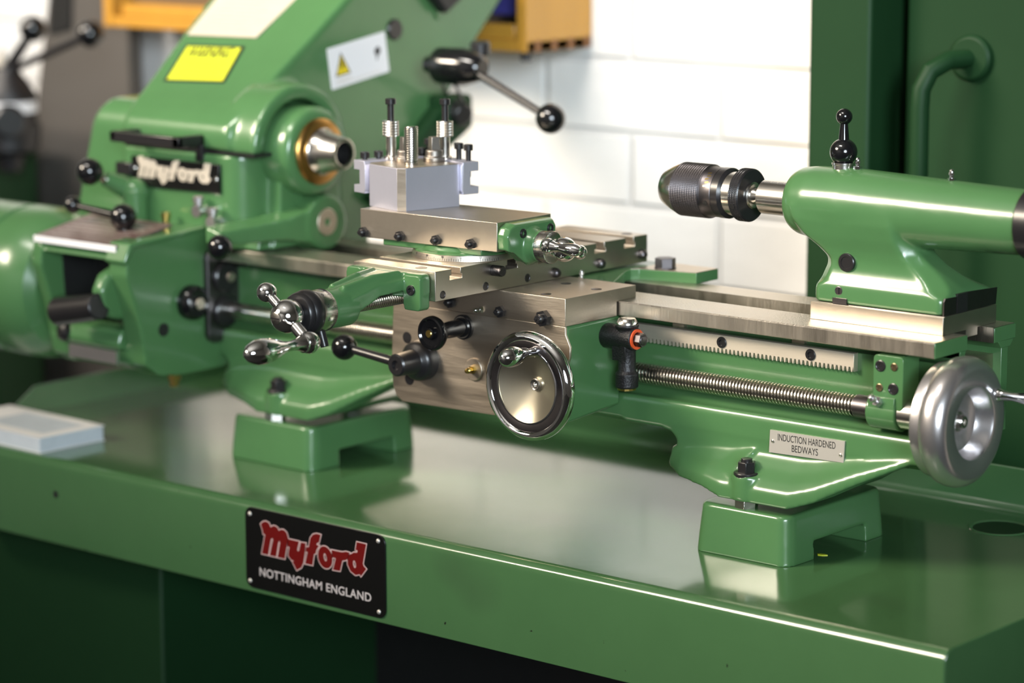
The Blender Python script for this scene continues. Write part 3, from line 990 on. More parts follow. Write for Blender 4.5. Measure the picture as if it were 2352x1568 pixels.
for i in range(7):
    a = math.radians(-158 + i * 20)
    c, s_ = math.cos(a), math.sin(a)
    p = TSF @ Vector((46.2 * c, 46.2 * s_, 66.2))
    text_mesh('degree_number', str((0, 10, 20, 30, 40, 50, 60)[i]), INK, sw, fr(p, (-s_, c, 0), (-c * .18, -s_ * .18, 1)), 2.3, 0.06)
for u in (-81, -40.7, -1.6, 35.0):
    p = TSF @ Vector((u, -38, 78.5))
    lock_screw('gib_screw', p, TSF.to_3x3() @ Vector((0, -1, 0)), body, 1.0)
b = MB(TSF)
R = []
for u, g in ((61.5, 0), (68, 0), (72, -1.5)):
    R.append([(u, y + (g if y > -5 else -g), z + g) for y, z in ((-37, 76), (-30, 74.5), (-14, 64), (8, 64), (22, 74), (28, 82), (29, 91), (25, 96.5), (-28, 97), (-35, 94), (-38, 88))])
b.loft(R)
b.lathe((68, -3, 76.5), (1, 0, 0), [(0, 17), (4, 15), (9, 13.2), (13, 12.8)], 36)
tb = b.build('end_bracket', GREEN, ts, remesh=0.9, smooth=4)
for v, z in ((-17.5, 88.0), (19.0, 88.5)):
    cap_screw('bracket_screw', TSF @ Vector((71.6, v, z)), TSF.to_3x3() @ Vector((1, 0, 0)), 3.9, tb, 1.8)
b = MB(TSF)
b.lathe((81, -3, 76.5), (1, 0, 0), [(0, 12.4), (0.4, 12.9), (6.0, 12.9), (6.3, 12.2), (6.6, 13.4), (10.4, 13.4), (10.8, 12.6), (10.8, 0)], 60)
td = b.build('feed_dial', BRIGHT, ts)
b = MB(TSF)
for i in range(60):
    a = 2 * PI * i / 60
    q = []
    for xx0, xx1, r_ in ((81.4, 84.2, 12.9), (87.8, 91.2, 13.4)):
        q = [(xx, -3 + math.cos(a + d) * rr, 76.5 + math.sin(a + d) * rr) for d in (-.014, .014) for rr in (r_ - 0.1, r_ + 0.12) for xx in (xx0, xx1)]
        b.add(q, [(0, 1, 3, 2), (4, 6, 7, 5), (0, 4, 5, 1), (2, 3, 7, 6), (0, 2, 6, 4), (1, 5, 7, 3)])
b.build('graduations', INK, td)
b = MB(TSF)
b.cyl((91.5, -3, 76.5), (95, -3, 76.5), 7.5)
b.sphere((103.5, -3, 76.0), 10.2, 44, (1, 0, 0))
tbl = b.build('crank_ball', CHROME, ts)
b = MB(TSF)
b.cyl((103.5, -3, 76.0), (101.5, -19, 80.5), 4.6, 4.2)
b.cyl((103.5, -3, 76.0), (105, 15, 72), 3.6, 3.0)
b.sphere((105, 16, 71.6), 6.0, 30)
b.build('crank_arm', CHROME, tbl)
b = MB(TSF)
b.sphere((101, -22, 81), 6.4, 30, (1, 0, 0))
b.build('arm_end', CHROME, tbl)
b = MB(TSF)
b.lathe((104, -22, 81), (1, 0, -0.05), [(0, 5.4), (1.2, 5.6), (1.6, 4.8), (6, 3.4), (11, 3.6), (17, 5.0), (23, 5.4), (27, 4.7), (30, 2.9), (31.2, 0)], 36)
b.build('crank_handle', CHROME, tbl)

# ------------------------------------------------------------------ quick change tool post and its two holders
TPF = Matrix.Translation((-265.5, -81.5, 98)) @ Matrix.Rotation(math.radians(-13.5), 4, 'Z')
tp = thing('tool_post', (-265.5, -81.5, 98), 'square grey quick change tool post block with central threaded stud', 'tool post')
b = MB(TPF)
b.prism('z', [(-27, -24), (-21.5, -29.5), (20.5, -29.5), (26.5, -24.5), (26.5, 30), (-27, 30)], 0.05, 36)
blk = b.build('block', HARD, tp, bevel=0.3)
b = MB(TPF)
b.prism('z', [(-26.5, -23.8), (-21.3, -29), (20.3, -29), (26, -24.2), (26, 29.6), (-26.5, 29.6)], 36, 36.4)
b.build('oily_top', PLATE, tp)
b = MB(TPF)
b.prism('z', [(20.9, -29.75), (26.75, -24.75), (26.2, -24.2), (20.4, -29.2)], 0.4, 35.8)
b.build('corner_land', PLATE, tp)
b = MB(TPF)
b.thread((10.2, -8.0, 36), (0, 0, 1), 31.5, 1.9, 6.0, 0.8, 24)
b.lathe((10.2, -8.0, 36), (0, 0, 1), [(0, 5.4), (31, 5.4), (33, 4.4), (33, 0)], 24)
b.lathe((10.2, -8.0, 36), (0, 0, 1), [(0, 6), (4, 6)], 24)
b.build('stud', BRIGHT, tp)
for cx, cy in ((-13, 2.0), (0, 22.5)):
    b = MB(TPF)
    b.lathe((cx, cy, 36.3), (0, 0, 1), [(0, 9.0), (1, 9.4), (4, 9.4), (4.6, 8.2), (5, 7.4), (9.5, 7.4), (10.3, 6.4), (10.3, 0)], 32)
    b.cyl((cx, cy, 46), (cx, cy, 57.5), 5.9, 5.3, 4, a0=0.6)
    b.build('clamp_cam', WORN, tp, bevel=0.4)


def tool_holder(local, label, tall, yp):
    t = thing('tool_holder', tuple((TPF @ local).translation), label, 'tool holder', 'tool holders on the quick change post')
    F = TPF @ local
    b = MB(F)
    # C profile, long axis along local y, slot opening towards local -x
    b.prism('y', [(-1.2, -11), (-17.5, -11), (-17.5, -4.5), (-9, -4.5), (-9, 8.5), (-17.5, 8.5), (-17.5, 16.5), (-1.2, 16.5)], -30, 44)
    b.prism('y', [(-1.5, -10), (-0.1, -7), (-0.1, 13), (-1.5, 15.5)], -30, 44)
    hb = b.build('holder_body', HARD, t, bevel=0.3)
    for yy in (-22, -8, 24, 37):
        b = MB(F)
        h = 19.5 if tall else 18.0
        b.lathe((-12.5, yy, 0), (0, 0, 1), [(3.0 if tall else 6, 2.2), (h, 2.2)], 14)
        top = 27 if tall else 19.5
        b.lathe((-12.5, yy, top - 1.5), (0, 0, 1), [(-8 if tall else -3, 2.3), (0, 2.3), (0, 4.0), (4.4, 4.0), (5, 3.5), (5, 1.9), (2.5, 1.8), (2.5, 0)], 18)
        b.build('clamping_screw', BLACK, t)
    # height adjuster: stud, knurled nut, cap screw
    b = MB(F)
    b.lathe((-4.5, yp, 16), (0, 0, 1), [(0, 6.2), (2.4, 6.2), (3.2, 5.0), (3.2, 4.2), (21, 4.2)], 26)
    st = b.build('adjuster_stud', BRIGHT, t)
    b = MB(F)
    b.knurl((-4.5, yp, 0), (0, 0, 1), 36, 49, 7.2, 40, 1.1, 0.4)
    b.build('knurled_nut', BRIGHT, st, flat=True)
    b = MB(F)
    b.lathe((-4.5, yp, 0), (0, 0, 1), [(48.5, 2.9), (63, 2.9), (63, 4.3), (63.4, 4.6), (67.4, 4.6), (68, 4.0), (68, 2.3), (65, 2.2), (65, 0)], 20)
    b.build('adjuster_screw', BLACK, st)
    return t


tool_holder(Matrix.Translation((-27, 0, 21)), 'tool holder on the far left face of the post, open towards the spindle', False, -0.5)
tool_holder(Matrix.Translation((0, 30, 21)) @ Matrix.Rotation(-PI / 2, 4, 'Z') @ Matrix.Scale(-1, 4, (0, 1, 0)), 'tool holder on the rear face of the post, open towards the white wall', True, 1.0)

# ------------------------------------------------------------------ tailstock
tl = thing('tailstock', (140, 50, 26.9), 'smooth green cast tailstock on a pale steel base with a black clamp lever', 'tailstock')
AZ = 117.0
b = MB()
b.lathe((0, 38, AZ), (1, 0, 0), [(44, 14), (44.4, 20), (47, 24), (53, 27.2), (66, 29.2), (100, 30.2), (150, 28.6), (200, 27.0), (262, 25.2), (262.5, 24)], 56)
R = []
for z, xa, xb, ya, yb, c in ((41.8, 79, 201, 12, 90, 5), (54.5, 79, 201, 12, 90, 5), (56.5, 78.5, 200, 12.3, 89, 9), (60, 79, 198, 14.2, 82, 12), (65, 80, 193, 16.2, 73, 12), (70, 82, 187, 17.4, 68, 12), (76, 82, 179, 17.6, 64, 12), (84, 73, 171, 16, 61, 12), (94, 61, 164, 12.5, 60, 10), (106, 53, 160, 9.5, 62, 8), (117, 50, 155, 8.8, 65, 8)):
    R.append([(xa + c, ya, z), (xb - c, ya, z), (xb, ya + c, z), (xb, yb - c, z), (xb - c, yb, z), (xa + c, yb, z), (xa, yb - c, z), (xa, ya + c, z)])
b.loft(R)
cast = b.build('casting', GREEN, tl, remesh=1.5, smooth=16)
b = MB()
b.prism('x', [(12.3, 30), (12.3, 41.5), (90, 41.5), (90, 27), (62, 27), (62, 21), (45, 21), (45, 27), (10.6, 27)], 79.4, 202)
b.prism('x', [(11.6, 41.5), (30, 41.5), (30, 46.4), (11.6, 46.4)], 102, 112.3)
b.prism('x', [(10.4, 27), (13, 27), (13, 41.2), (10.4, 41.2)], 79, 202)
b.build('base_plate', STEEL, tl, bevel=0.3)
b = MB()
b.box(99.5, 112.8, 11.0, 13.0, 41.5, 46.2)
b.build('base_notch', DSTEEL, tl)
b = MB()
b.prism('x', [(12.2, 41.9), (31, 41.9), (31, 55), (14, 55.5), (12.2, 53)], 200.2, 201.4)
b.prism('x', [(46, 41.9), (89.8, 41.9), (91.4, 55), (46, 57)], 200.2, 201.4)
b.build('machined_end', DSTEEL, tl)
MB().box(196, 201.9, 31, 46, 41.9, 57).build('end_slot', BLACK, tl)
MB().lathe((0, 38, AZ), (1, 0, 0), [(14, 13.6), (14.6, 14.1), (46, 14.1)], 48).build('quill', BRIGHT, tl)
b = MB()
for i in range(17):
    x = 17 + i * 1.6
    ln = 0.28 if i % 4 == 0 else 0.17
    q = [(x + dx, 38 + math.sin(-0.25 + da) * r_, AZ + math.cos(-0.25 + da) * r_) for dx in (-.12, .12) for da in (0, -ln) for r_ in (14.0, 14.16)]
    b.add(q, [(0, 1, 3, 2), (4, 6, 7, 5), (0, 4, 5, 1), (2, 3, 7, 6), (0, 2, 6, 4), (1, 5, 7, 3)])
b.build('quill_scale', INK, tl)
MB().lathe((0, 38, AZ), (1, 0, 0), [(259, 26.6), (260, 27.6), (300, 27.6)], 48).build('barrel_cap', BLACK, tl)
lc = Vector((89.5, 38, 146.5))
MB().lathe(lc, (0, 0, 1), [(-2, 8.6), (2.2, 8.6), (2.6, 9.2), (4.2, 9.2), (4.2, 0)], 32).build('lever_collar', BRIGHT, tl)
b = MB()
b.sphere(lc + Vector((0, 0, 12.4)), 11.0, 40)
lvb = b.build('clamp_lever', BALL, tl)
b = MB()
b.lathe(lc + Vector((0, 0, 20)), (0.0, 0, 1), [(0, 4.6), (1, 4.4), (16, 3.0), (19, 2.9)], 28)
b.sphere(lc + Vector((0, 0, 40.6)), 6.5, 32)
b.build('lever_stem', BALL, lvb)
oil_nipple('oil_nipple', (104.5, 36, 146.6), (0, 0, 1), tl, 0.95)
oil_nipple('oil_nipple', (189.5, 38, 143.6), (0, 0, 1), tl, 0.95)
b = MB()
b.lathe((109, 18.6, 74.6), (0, -1, 0), [(-3, 7.4), (3.4, 7.4), (4.0, 6.8), (4.0, 4.8), (3.4, 4.5), (3.4, 0)], 36)
b.build('clamp_plug', BLACK, tl)
b = MB()
b.lathe((104.5, 12.2, 52.0), (0, -1, 0), [(-2, 3.5), (0.3, 3.5), (0.5, 3.0), (0.2, 2.8), (0.2, 0)], 22)
b.box(104.2, 104.8, 11.3, 11.9, 49.4, 54.6)
b.build('slotted_screw', DSTEEL, tl)

# ------------------------------------------------------------------ drill chuck in the quill
ck = thing('drill_chuck', (-40, 38, AZ), 'black and steel keyless drill chuck held in the tailstock quill', 'drill chuck')
c0 = (0, 38, AZ)
b = MB()
b.lathe(c0, (1, 0, 0), [(-86, 7), (-87, 9.5), (-86.5, 12), (-84.5, 14.5), (-76, 18.8), (-69, 21.8), (-67.5, 22.2)], 56)
b.build('nose_cone', BRIGHT, ck)
b = MB()
b.lathe(c0, (1, 0, 0), [(-85, 0), (-85, 7)], 30)
b.build('jaw_bore', BLACK, ck)
for i in range(3):
    a = 2.2 + i * 2 * PI / 3
    MB().cyl((-90, 38 + 2.6 * math.cos(a), AZ + 2.6 * math.sin(a)), (-84, 38 + 2.8 * math.cos(a), AZ + 2.8 * math.sin(a)), 2.4, seg=14).build('jaw', BRIGHT, ck)
b = MB()
b.knurl(c0, (1, 0, 0), -67.5, -39, 22.6, 96, 1.15, 0.42)
b.build('knurled_sleeve', DSTEEL, ck, flat=True)
b = MB()
b.lathe(c0, (1, 0, 0), [(-39, 21.9), (-38, 21.4), (-37, 20.7), (-27.5, 20.7), (-27, 20.2)], 56)
bd = b.build('sleeve_band', DSTEEL, ck)
b = MB()
b.lathe(c0, (1, 0, 0), [(-27, 20.4), (-26.5, 21), (-20, 21), (-18, 19)], 56)
b.build('black_band', BLACK, ck)
b = MB()
b.lathe(c0, (1, 0, 0), [(-18.2, 18.2), (-7, 18.2)], 56)
b.build('rear_collar', BRIGHT, ck)
b = MB()
b.knurl(c0, (1, 0, 0), -8, 0.5, 22.0, 96, 1.15, 0.42)
b.lathe(c0, (1, 0, 0), [(0.4, 21.6), (1.4, 20.6), (1.6, 11), (0.5, 10)], 72)
b.build('knurled_ring', BLACK, ck, flat=True)
b = MB()
b.lathe(c0, (1, 0, 0), [(0.5, 11.2), (3, 11), (4, 9.8), (4, 7.2), (6, 7.0), (8, 5.8), (11, 5.8), (12, 8.2), (15, 8.4)], 40)
b.build('arbor', BRIGHT, ck)
for xx, an, rr in ((-32, -2.62, 20.8), (-4, -2.62, 22.0)):
    dd = Vector((0, math.sin(an), math.cos(an))) if False else Vector((0, -0.94, -0.34)).normalized()
    p = Vector((xx, 38, AZ)) + dd * (rr - 0.6)
    MB().lathe(p, dd, [(0, 2.2), (0.75, 2.2), (0.75, 0)], 18).build('key_hole', INK, ck)
for i in range(5):
    a = 0.35 - i * 0.16
    dd = Vector((0, -math.sin(0.62 + i * 0.15), math.cos(0.62 + i * 0.15)))
    p = Vector((-33 + (i % 2), 38, AZ)) + dd * 20.72
    F = fr(p, (0, dd.z, -dd.y), (1, 0, 0))
    MB(F).prism('z', [(-1.0, -1.6), (-0.4, 1.8), (0.9, 1.8), (0.3, -1.6)], -0.02, 0.06).build('gilt_mark', BRASS, bd)

# ------------------------------------------------------------------ headstock
hs = thing('headstock', (-600, 40, 26.9), 'green cast headstock and sloping belt guard with bronze-ringed spindle nose', 'headstock')
b = MB()
corner = [(-552 + 24 * math.sin(a), -4 - 24 * math.cos(a)) for a in [PI / 2 * i / 8 for i in range(9)]]
b.prism('z', [(-690, -28)] + corner + [(-528, 106), (-690, 106)], 28, 116)
b.prism('x', [(4, 28), (74, 28), (70, 116), (8, 116)], -532, -512)
b.prism('x', [(-6, 28), (84, 28), (80, 44), (0, 44)], -532, -510)
b.prism('x', [(-20, 28), (-3, 28), (-3, 52), (-14, 52)], -532, -516)
b.build('casting', GREEN, hs, remesh=2.2, smooth=6)
b = MB()
b.lathe((0, 38, 118), (1, 0, 0), [(-540, 41.5), (-500, 41.5), (-495, 40), (-492.5, 37), (-492, 34), (-492, 28)], 72)
b.build('bearing_cap', GREEN, hs)
b = MB()
b.lathe((0, 38, 118), (1, 0, 0), [(-493, 31), (-490, 31), (-488.4, 29.6), (-487.4, 26), (-487.2, 20)], 64, cap=False)
b.build('bearing_ring', BRONZE, hs)
b = MB()
b.lathe((0, 38, 118), (1, 0, 0), [(-489, 22), (-485.5, 22), (-484.8, 21.2), (-480, 19.2), (-475, 17.6), (-463, 15.4), (-459.5, 14.6), (-459.0, 13.4), (-459.5, 11.0), (-470, 10), (-495, 9), (-495, 0)], 56)
b.build('spindle_nose', BRIGHT, hs)
MB().lathe((0, 38, 118), (1, 0, 0), [(-474, 0), (-474, 9.6), (-463, 10.3)], 40, cap=False).build('spindle_bore', INK, hs)
# black strip painted in as the shadow gap between casting and guard
MB().prism('x', [(-26.6, 116), (97, 116), (97, 119), (-26.6, 119)], -688, -512).build('guard_gap_shade', BLACK, hs)
prof = [(-27, 119), (-28, 134), (-25, 143), (-16, 152), (-4, 161), (28, 181), (87, 221), (130, 252), (215, 312), (300, 372), (520, 372), (440, 312), (364, 241), (313, 191), (262, 168), (250, 150), (309, 116), (260, 94), (163, 38), (110, 119)]
prof = [(-27, 119), (-28, 134), (-25, 143), (-16, 152), (-4, 161), (28, 181), (87, 221), (130, 252), (215, 312), (300, 372), (470, 372), (410, 300), (364, 241), (313, 191), (282, 150), (272, 122), (259, 94), (215, 66), (163, 38), (163, -5), (118, -5), (112, 119)]


def taper(y, z, side):
    k = max(0.0, z - 150) / 100
    return (-690 - 40 * min(k, 1.3)) if side < 0 else -545


b = MB()
b.loft([[(taper(y, z, -1), y, z) for y, z in prof], [(taper(y, z, 1), y, z) for y, z in prof]])
half = [PI * i / 24 for i in range(25)]
arch = [(38 + 62 * math.cos(a), 118 + 62 * math.sin(a)) for a in half] + [(38 + 47 * math.cos(a), 118 + 47 * math.sin(a)) for a in half[::-1]]
b.prism('x', arch, -560, -514)
guard = b.build('belt_guard', GREEN, hs, remesh=2.4, smooth=14)
b = MB()
b.lathe((-546, 200, 220), (1, 0, 0), [(0, 10.5), (2.5, 10.5), (4, 9.2), (4, 0)], 36)
b.build('rubber_plug', BLACK, guard)
b = MB()
b.prism('x', [(232, 262), (262, 232), (292, 250), (330, 262), (345, 285), (320, 305), (262, 300)], -546, -530)
b.build('inspection_opening', INK, guard, bevel=4)
b = MB()
b.prism('x', [(218, 300), (262, 226), (268, 230), (228, 300)], -545, -542)
b.build('stiffening_rib', GREEN, guard, bevel=1)


def slope_frame(x, y, z, ang):
    return fr((x, y, z), (1, 0, 0), (0, math.cos(ang), math.sin(ang)))


sl = math.atan2(40, 59)
# the labels lie on the sloping front plane through (28,181) and (87,221)
F = slope_frame(-647, 42, 190.5, sl)
yq = [(-32, -30), (48, -25.5), (30, 30), (-48, 26.6)]
b = MB(F)
b.prism('z', yq, 0.0, 0.9)
wl = b.build('warning_label', INK, guard)
wl['label'] = 'yellow warning label with black border'
yc = (sum(p[0] for p in yq) / 4, sum(p[1] for p in yq) / 4)
MB(F).prism('z', [(yc[0] + (p[0] - yc[0]) * .92, yc[1] + (p[1] - yc[1]) * .90) for p in yq], 0.5, 1.05).build('yellow_field', YELLOW, wl)
text_mesh('warning_text', 'WARNING', INK, wl, F @ Matrix.Translation((-7.0, 15.5, 1.1)) @ Matrix.Rotation(0.06, 4, 'Z'), 23, 0.06, 60, bold=0.4, shear=-0.2)
for k in range(5):
    x_ = 3.5 * k
    MB(F).box(-36 + x_, 28 + x_ - (k % 2) * 5, 2.5 - k * 6.0, 3.4 - k * 6.0, 1.0, 1.12).build('small_print', SIGNY, wl)
F = slope_frame(-660, 100, 230.8, sl)
b = MB(F)
b.prism('z', [(-46, -30), (48, -27.5), (54, 75), (-60, 70)], 0.0, 0.9)
ip = b.build('instruction_label', CREAM, guard)
for k in range(14):
    MB(F).box(-39, 39 - (k * 7 % 5) * 4, 62 - k * 6.3, 63 - k * 6.3, 0.85, 0.95).build('small_print', NICKEL, ip)
# hazard label on the guard's side
qa, qb, qc, qd = [(-544.6, y, z) for y, z in ((104, 206), (186, 219.5), (192.5, 178.5), (113, 167.5))]
F = fr((-545.0, 148.5, 193), (0, 1, 0.155), (0, 0, 1))
b = MB(F)
b.prism('z', rrect(-41, 41, -20, 20, 1.0), 0.0, 0.8)
hz = b.build('hazard_label', WHITEV, guard)
b = MB(F)
b.prism('z', [(-34, -9), (-13, -9), (-23.5, 13)], 0.7, 1.0)
tri = b.build('triangle_border', INK, hz)
MB(F).prism('z', [(-31.8, -7.8), (-15.2, -7.8), (-23.5, 9.8)], 0.9, 1.15).build('triangle_field', SIGNY, tri)
MB(F).prism('z', [(-24.2, 6), (-21.5, 6), (-23, 1), (-21, 1), (-24.6, -6), (-23.6, -1), (-26, -1)], 1.1, 1.3).build('flash', INK, tri)
MB(F).prism('z', [(24, 6), (29, 8), (32, 4), (30, 0), (27, -1), (26, -5), (24.5, -5), (25, 0), (23, 2)], 0.7, 1.0).build('pictogram', INK, hz)
for k in range(3):
    MB(F).box(-34, -12 + 40 * (k == 2), -12.5 - k * 2.2, -11.8 - k * 2.2, 0.75, 0.9).build('small_print', NICKEL, hz)
# guard's grab handle
b = MB()
b.box(-672, -577, -60, -54, 123, 133)
b.box(-672, -664, -60, -24, 125, 133)
b.box(-586, -577, -60, -24, 123, 133)
b.prism('x', [(-31, 108), (-25, 108), (-25, 133), (-31, 133)], -586, -577)
b.build('grab_handle', BLACK, hs, bevel=1.2)
# name plate on the front of the headstock
b = MB()
b.prism('y', [(-674, 107), (-554, 107), (-554, 80), (-674, 78)], -31.5, -28)
bg = b.build('name_plate', PLATEBLK, hs, bevel=0.5)
F = fr((-613.5, -31.5, 90.0), (1, 0, 0), (0, 0, 1)) @ Matrix.Diagonal((0.80, 0.66, 1, 1))
for spl in MYFORD:
    curve_mesh('letter', spl, CREAM, bg, F, 0.5, 0.15)
for xs, zs in ((-670, 95.5), (-558.5, 93)):
    MB().lathe((xs, -31.5, zs), (0, -1, 0), [(0, 2.6), (0.8, 2.0), (0.8, 0)], 16).build('plate_screw', BRIGHT, bg)
# oil cups under the name plate
for xs, zs in ((-575, 63), (-556, 54)):
    b = MB()
    b.lathe((xs, -26, zs), (0, -1, 0), [(0, 4), (10, 4), (10, 6), (16, 6), (16, 0)], 20)
    b.lathe((xs, -38, zs), (0, 0, 1), [(0, 4), (8, 4), (8, 5.5), (13, 5.5), (14, 4), (14, 0)], 20)
    b.build('oil_cup', ALU, hs)
MB().lathe((-556, -30, 42), (0, 0, 1), [(0, 3), (12, 3), (14, 0)], 16).build('oil_cup_spout', ALU, hs)
# swinging arm below the bearing cap
b = MB()
b.loft([[(-528, -76, 40), (-508, -76, 40), (-508, -76, 52), (-528, -76, 57)], [(-520, 0, 38), (-496, 0, 38), (-496, 0, 58), (-520, 0, 62)], [(-516, 40, 30), (-494, 40, 30), (-494, 40, 66), (-516, 40, 70)]])
b.lathe((-518, 50, 50), (1, 0, 0), [(0, 29), (25, 26)], 44)
b.build('tumbler_arm', GREEN, hs, remesh=1.8, smooth=7)
b = MB()
b.lathe((-493.5, 49, 50.5), (1, 0, 0), [(-4, 13), (0.6, 13), (1.2, 12.2), (1.2, 4), (0.2, 3.6), (0.2, 0)], 40)
b.build('pivot_cap', PLATE, hs)
# ball lever beside the name plate (back gear)
p0, p1 = Vector((-668, -30, 71)), Vector((-683, -76, 95))
b = MB()
b.cyl((-662, -38, 38), (-662, -38, 76), 12)
b.sphere((-664, -36, 73), 14)
bl = b.build('back_gear_lever', GREEN, hs, bevel=1.5)
MB().cyl(p0, p0.lerp(p1, 0.68), 12, 7).build('lever_cone', GREEN, bl)
MB().cyl(p0, p1, 5, 4).build('lever_bar', BRIGHT, bl)
MB().sphere(p1, 12.8, 32).build('lever_ball', BALL, bl)
MB().box(-694, -672, -34, -24, 88, 100).build('latch', BLACK, hs, bevel=1)
# rounded cover of the change wheels at the far left
b = MB()
cov = [(-2, 20), (-10, 20), (-10, 118)] + [(18 - 28 * math.cos(a), 128 + 28 * math.sin(a)) for a in [PI / 2 * i / 8 for i in range(9)]] + [(150, 156), (150, 20)]
b.loft([[(-790 + (z - 20) * 0.30, y, z) for y, z in cov], [(-690, y, z) for y, z in cov]])
b.build('change_wheel_cover', GREEN, hs, bevel=8, bseg=4)

# ------------------------------------------------------------------ quick change gearbox under the headstock
gb = thing('gearbox', (-640, -60, -20), 'green gearbox below the headstock, with black plunger handle and chart plate on top', 'gearbox')
b = MB()
side = [(-128, 30), (-120, 40), (-32, 46), (0, 46), (14, -50), (13, -72), (2, -88), (-60, -90), (-92, -86), (-108, -74), (-116, -30), (-130, 12)]
b.prism('x', side, -600, -575)
b.prism('x', [(-128, 24), (-118, 38), (-40, 46), (0, 46), (14, -50), (2, -88), (-86, -86), (-108, -76), (-112, -58), (-60, -52), (-60, 18), (-112, 22)], -704, -598)
b.prism('x', side, -708, -694)
b.build('gearbox_body', GREEN, gb, remesh=1.8, smooth=4)
b = MB()
b.prism('x', [(-134, 25), (-126, 42), (-30, 48), (-28, 44), (-120, 36), (-130, 22)], -601, -573)
b.build('edge_rib', GREEN, gb, bevel=2)
b = MB()
b.prism('x', [(-130, 36.5), (-60, 49.5), (-60, 52), (-130, 39)], -702, -588)
cp = b.build('chart_plate', CHART, gb, bevel=0.6)
b = MB()
b.prism('x', [(-130.8, 33), (-129.8, 33), (-129.8, 39), (-130.8, 39)], -702, -588)
b.build('chart_edge', WHITEV, cp)
for k in range(6):
    MB().prism('x', [(-120 + k * 9, 40.6 + k * 1.68), (-119.2 + k * 9, 40.8 + k * 1.68), (-119.2 + k * 9, 41.1 + k * 1.68), (-120 + k * 9, 40.9 + k * 1.68)], -690, -600).build('chart_row', NICKEL, cp)
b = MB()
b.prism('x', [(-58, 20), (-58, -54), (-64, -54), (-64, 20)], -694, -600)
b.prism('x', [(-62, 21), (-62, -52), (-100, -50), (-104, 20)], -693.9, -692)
b.build('recess_shade', INK, gb)  # black lining paints the shade inside the gearbox recess
b = MB()
b.cyl((-655, -144, -27), (-597, -144, -16), 13.5, 12.5, 36)
hd_ = b.build('plunger_handle', BLACK, gb, bevel=1.5)
for a in (0.5, 2.2):
    MB().sphere((-656, -144 + 8 * math.cos(a + 2), -27 + 8 * math.sin(a)), 4.2, 18).build('plunger_pin', BRIGHT, hd_)
b = MB()
b.prism('x', [(-140, -18), (-142, -2), (-134, 12), (-118, 18), (-90, 18), (-62, 6), (-62, -30), (-110, -34), (-128, -30)], -612, -596)
b.build('selector_arm', GREEN, gb, bevel=5, bseg=3)
b = MB()
b.prism('x', [(-116, -62), (-120, -56), (-116, -44), (-104, -40), (-90, -42), (-90, -62)], -690, -600)
b.build('selector_bar', GREEN, gb, bevel=3)
MB().box(-668, -602, -121, -117, -74, -62).build('alloy_strip', ALU, gb)
MB().lathe((-676, -112, -52), (-0.3, -1, 0), [(0, 9), (8, 9), (11, 6), (12, 0)], 26).build('stop_knob', BLACK, gb)
b = MB()
b.lathe((-575, -52, -21.5), (1, 0, 0), [(0, 16.5), (5, 16.5), (9, 15.6), (12, 12.5), (12, 6.5), (14, 6), (14, 0)], 44)
kb = b.build('selector_knob', BALL, gb)
MB().lathe((-561.5, -52, -21.5), (1, 0, 0), [(0, 6), (1.5, 5), (1.5, 0)], 18).build('knob_screw', PLATE, kb)
MB().lathe((-574.6, -86.2, -43), (1, 0, 0), [(0, 6.2), (0.5, 6.2), (0.5, 0)], 24).build('side_hole', INK, gb)
b = MB()
b.prism('x', rrect(-34, 26, -63, 26, 9), -575.5, -569)
pl = b.build('lead_plate', DSTEEL, gb, bevel=1)
for zz in (-2, -34.5):
    MB().lathe((-569, -12.5, zz), (1, 0, 0), [(0, 14.5), (3, 14.5), (4.5, 13), (4.5, 0)], 36).build('gear_cover', BLACK, pl)
MB().lathe((-564.5, -9, -2), (1, 0, 0), [(0, 5), (2, 4.4), (2, 0)], 18).build('cover_bolt', PLATE, pl)
MB().sphere((-491, -92, 42.6), 11.5, 34).build('lever_ball', BALL, gb)
MB().cyl((-491, -92, 42.6), (-560, -20, 24), 4).build('lever_bar', BLACK, gb)
MB().lathe((-618, -40, 44), (0, 0, 1), [(0, 3.4), (8, 3.4), (9, 4.2), (14, 4.2), (15, 0)], 18).build('oil_plug', BRASS, gb)
# small double ball lever on the chart
b = MB()
h0, h1 = Vector((-624, -88, 58)), Vector((-690, -92, 64.5))
b.cyl(h1, h0, 3.0, 4.6)
b.sphere(h0, 12.5, 32)
b.cyl((-624, -88, 40), (-624, -88, 52), 7)
sl_ = b.build('selector_lever', BALL, gb)
MB().sphere(h1, 8.2, 28).build('lever_ball', BALL, sl_)
MB().lathe((-590, -60, -90), (0, 0, -1), [(-2, 6), (6, 6), (6, 4.5), (12, 4.5), (12, 0)], 8).build('drain_plug', BRASS, gb)
# ------------------------------------------------------------------ rounded gear guard at the far left
gg = thing('gear_guard', (-830, -50, -20), 'rounded green drum cover at the end of the lathe, behind the gearbox', 'gear cover')
b = MB()
b.lathe((0, -55, -22), (1, 0, 0), [(-960, 70), (-955, 74), (-797, 74), (-795, 71.5), (-791, 71.5), (-789, 74.5), (-765, 74), (-748, 71), (-735, 64), (-728, 54), (-726, 40), (-726, 0)], 80)
b.build('drum', GREEN, gg, ang=25)
b = MB()
b.box(-900, -740, -60, 60, -90, -12)
b.build('guard_bracket', GREEN, gg, bevel=4)

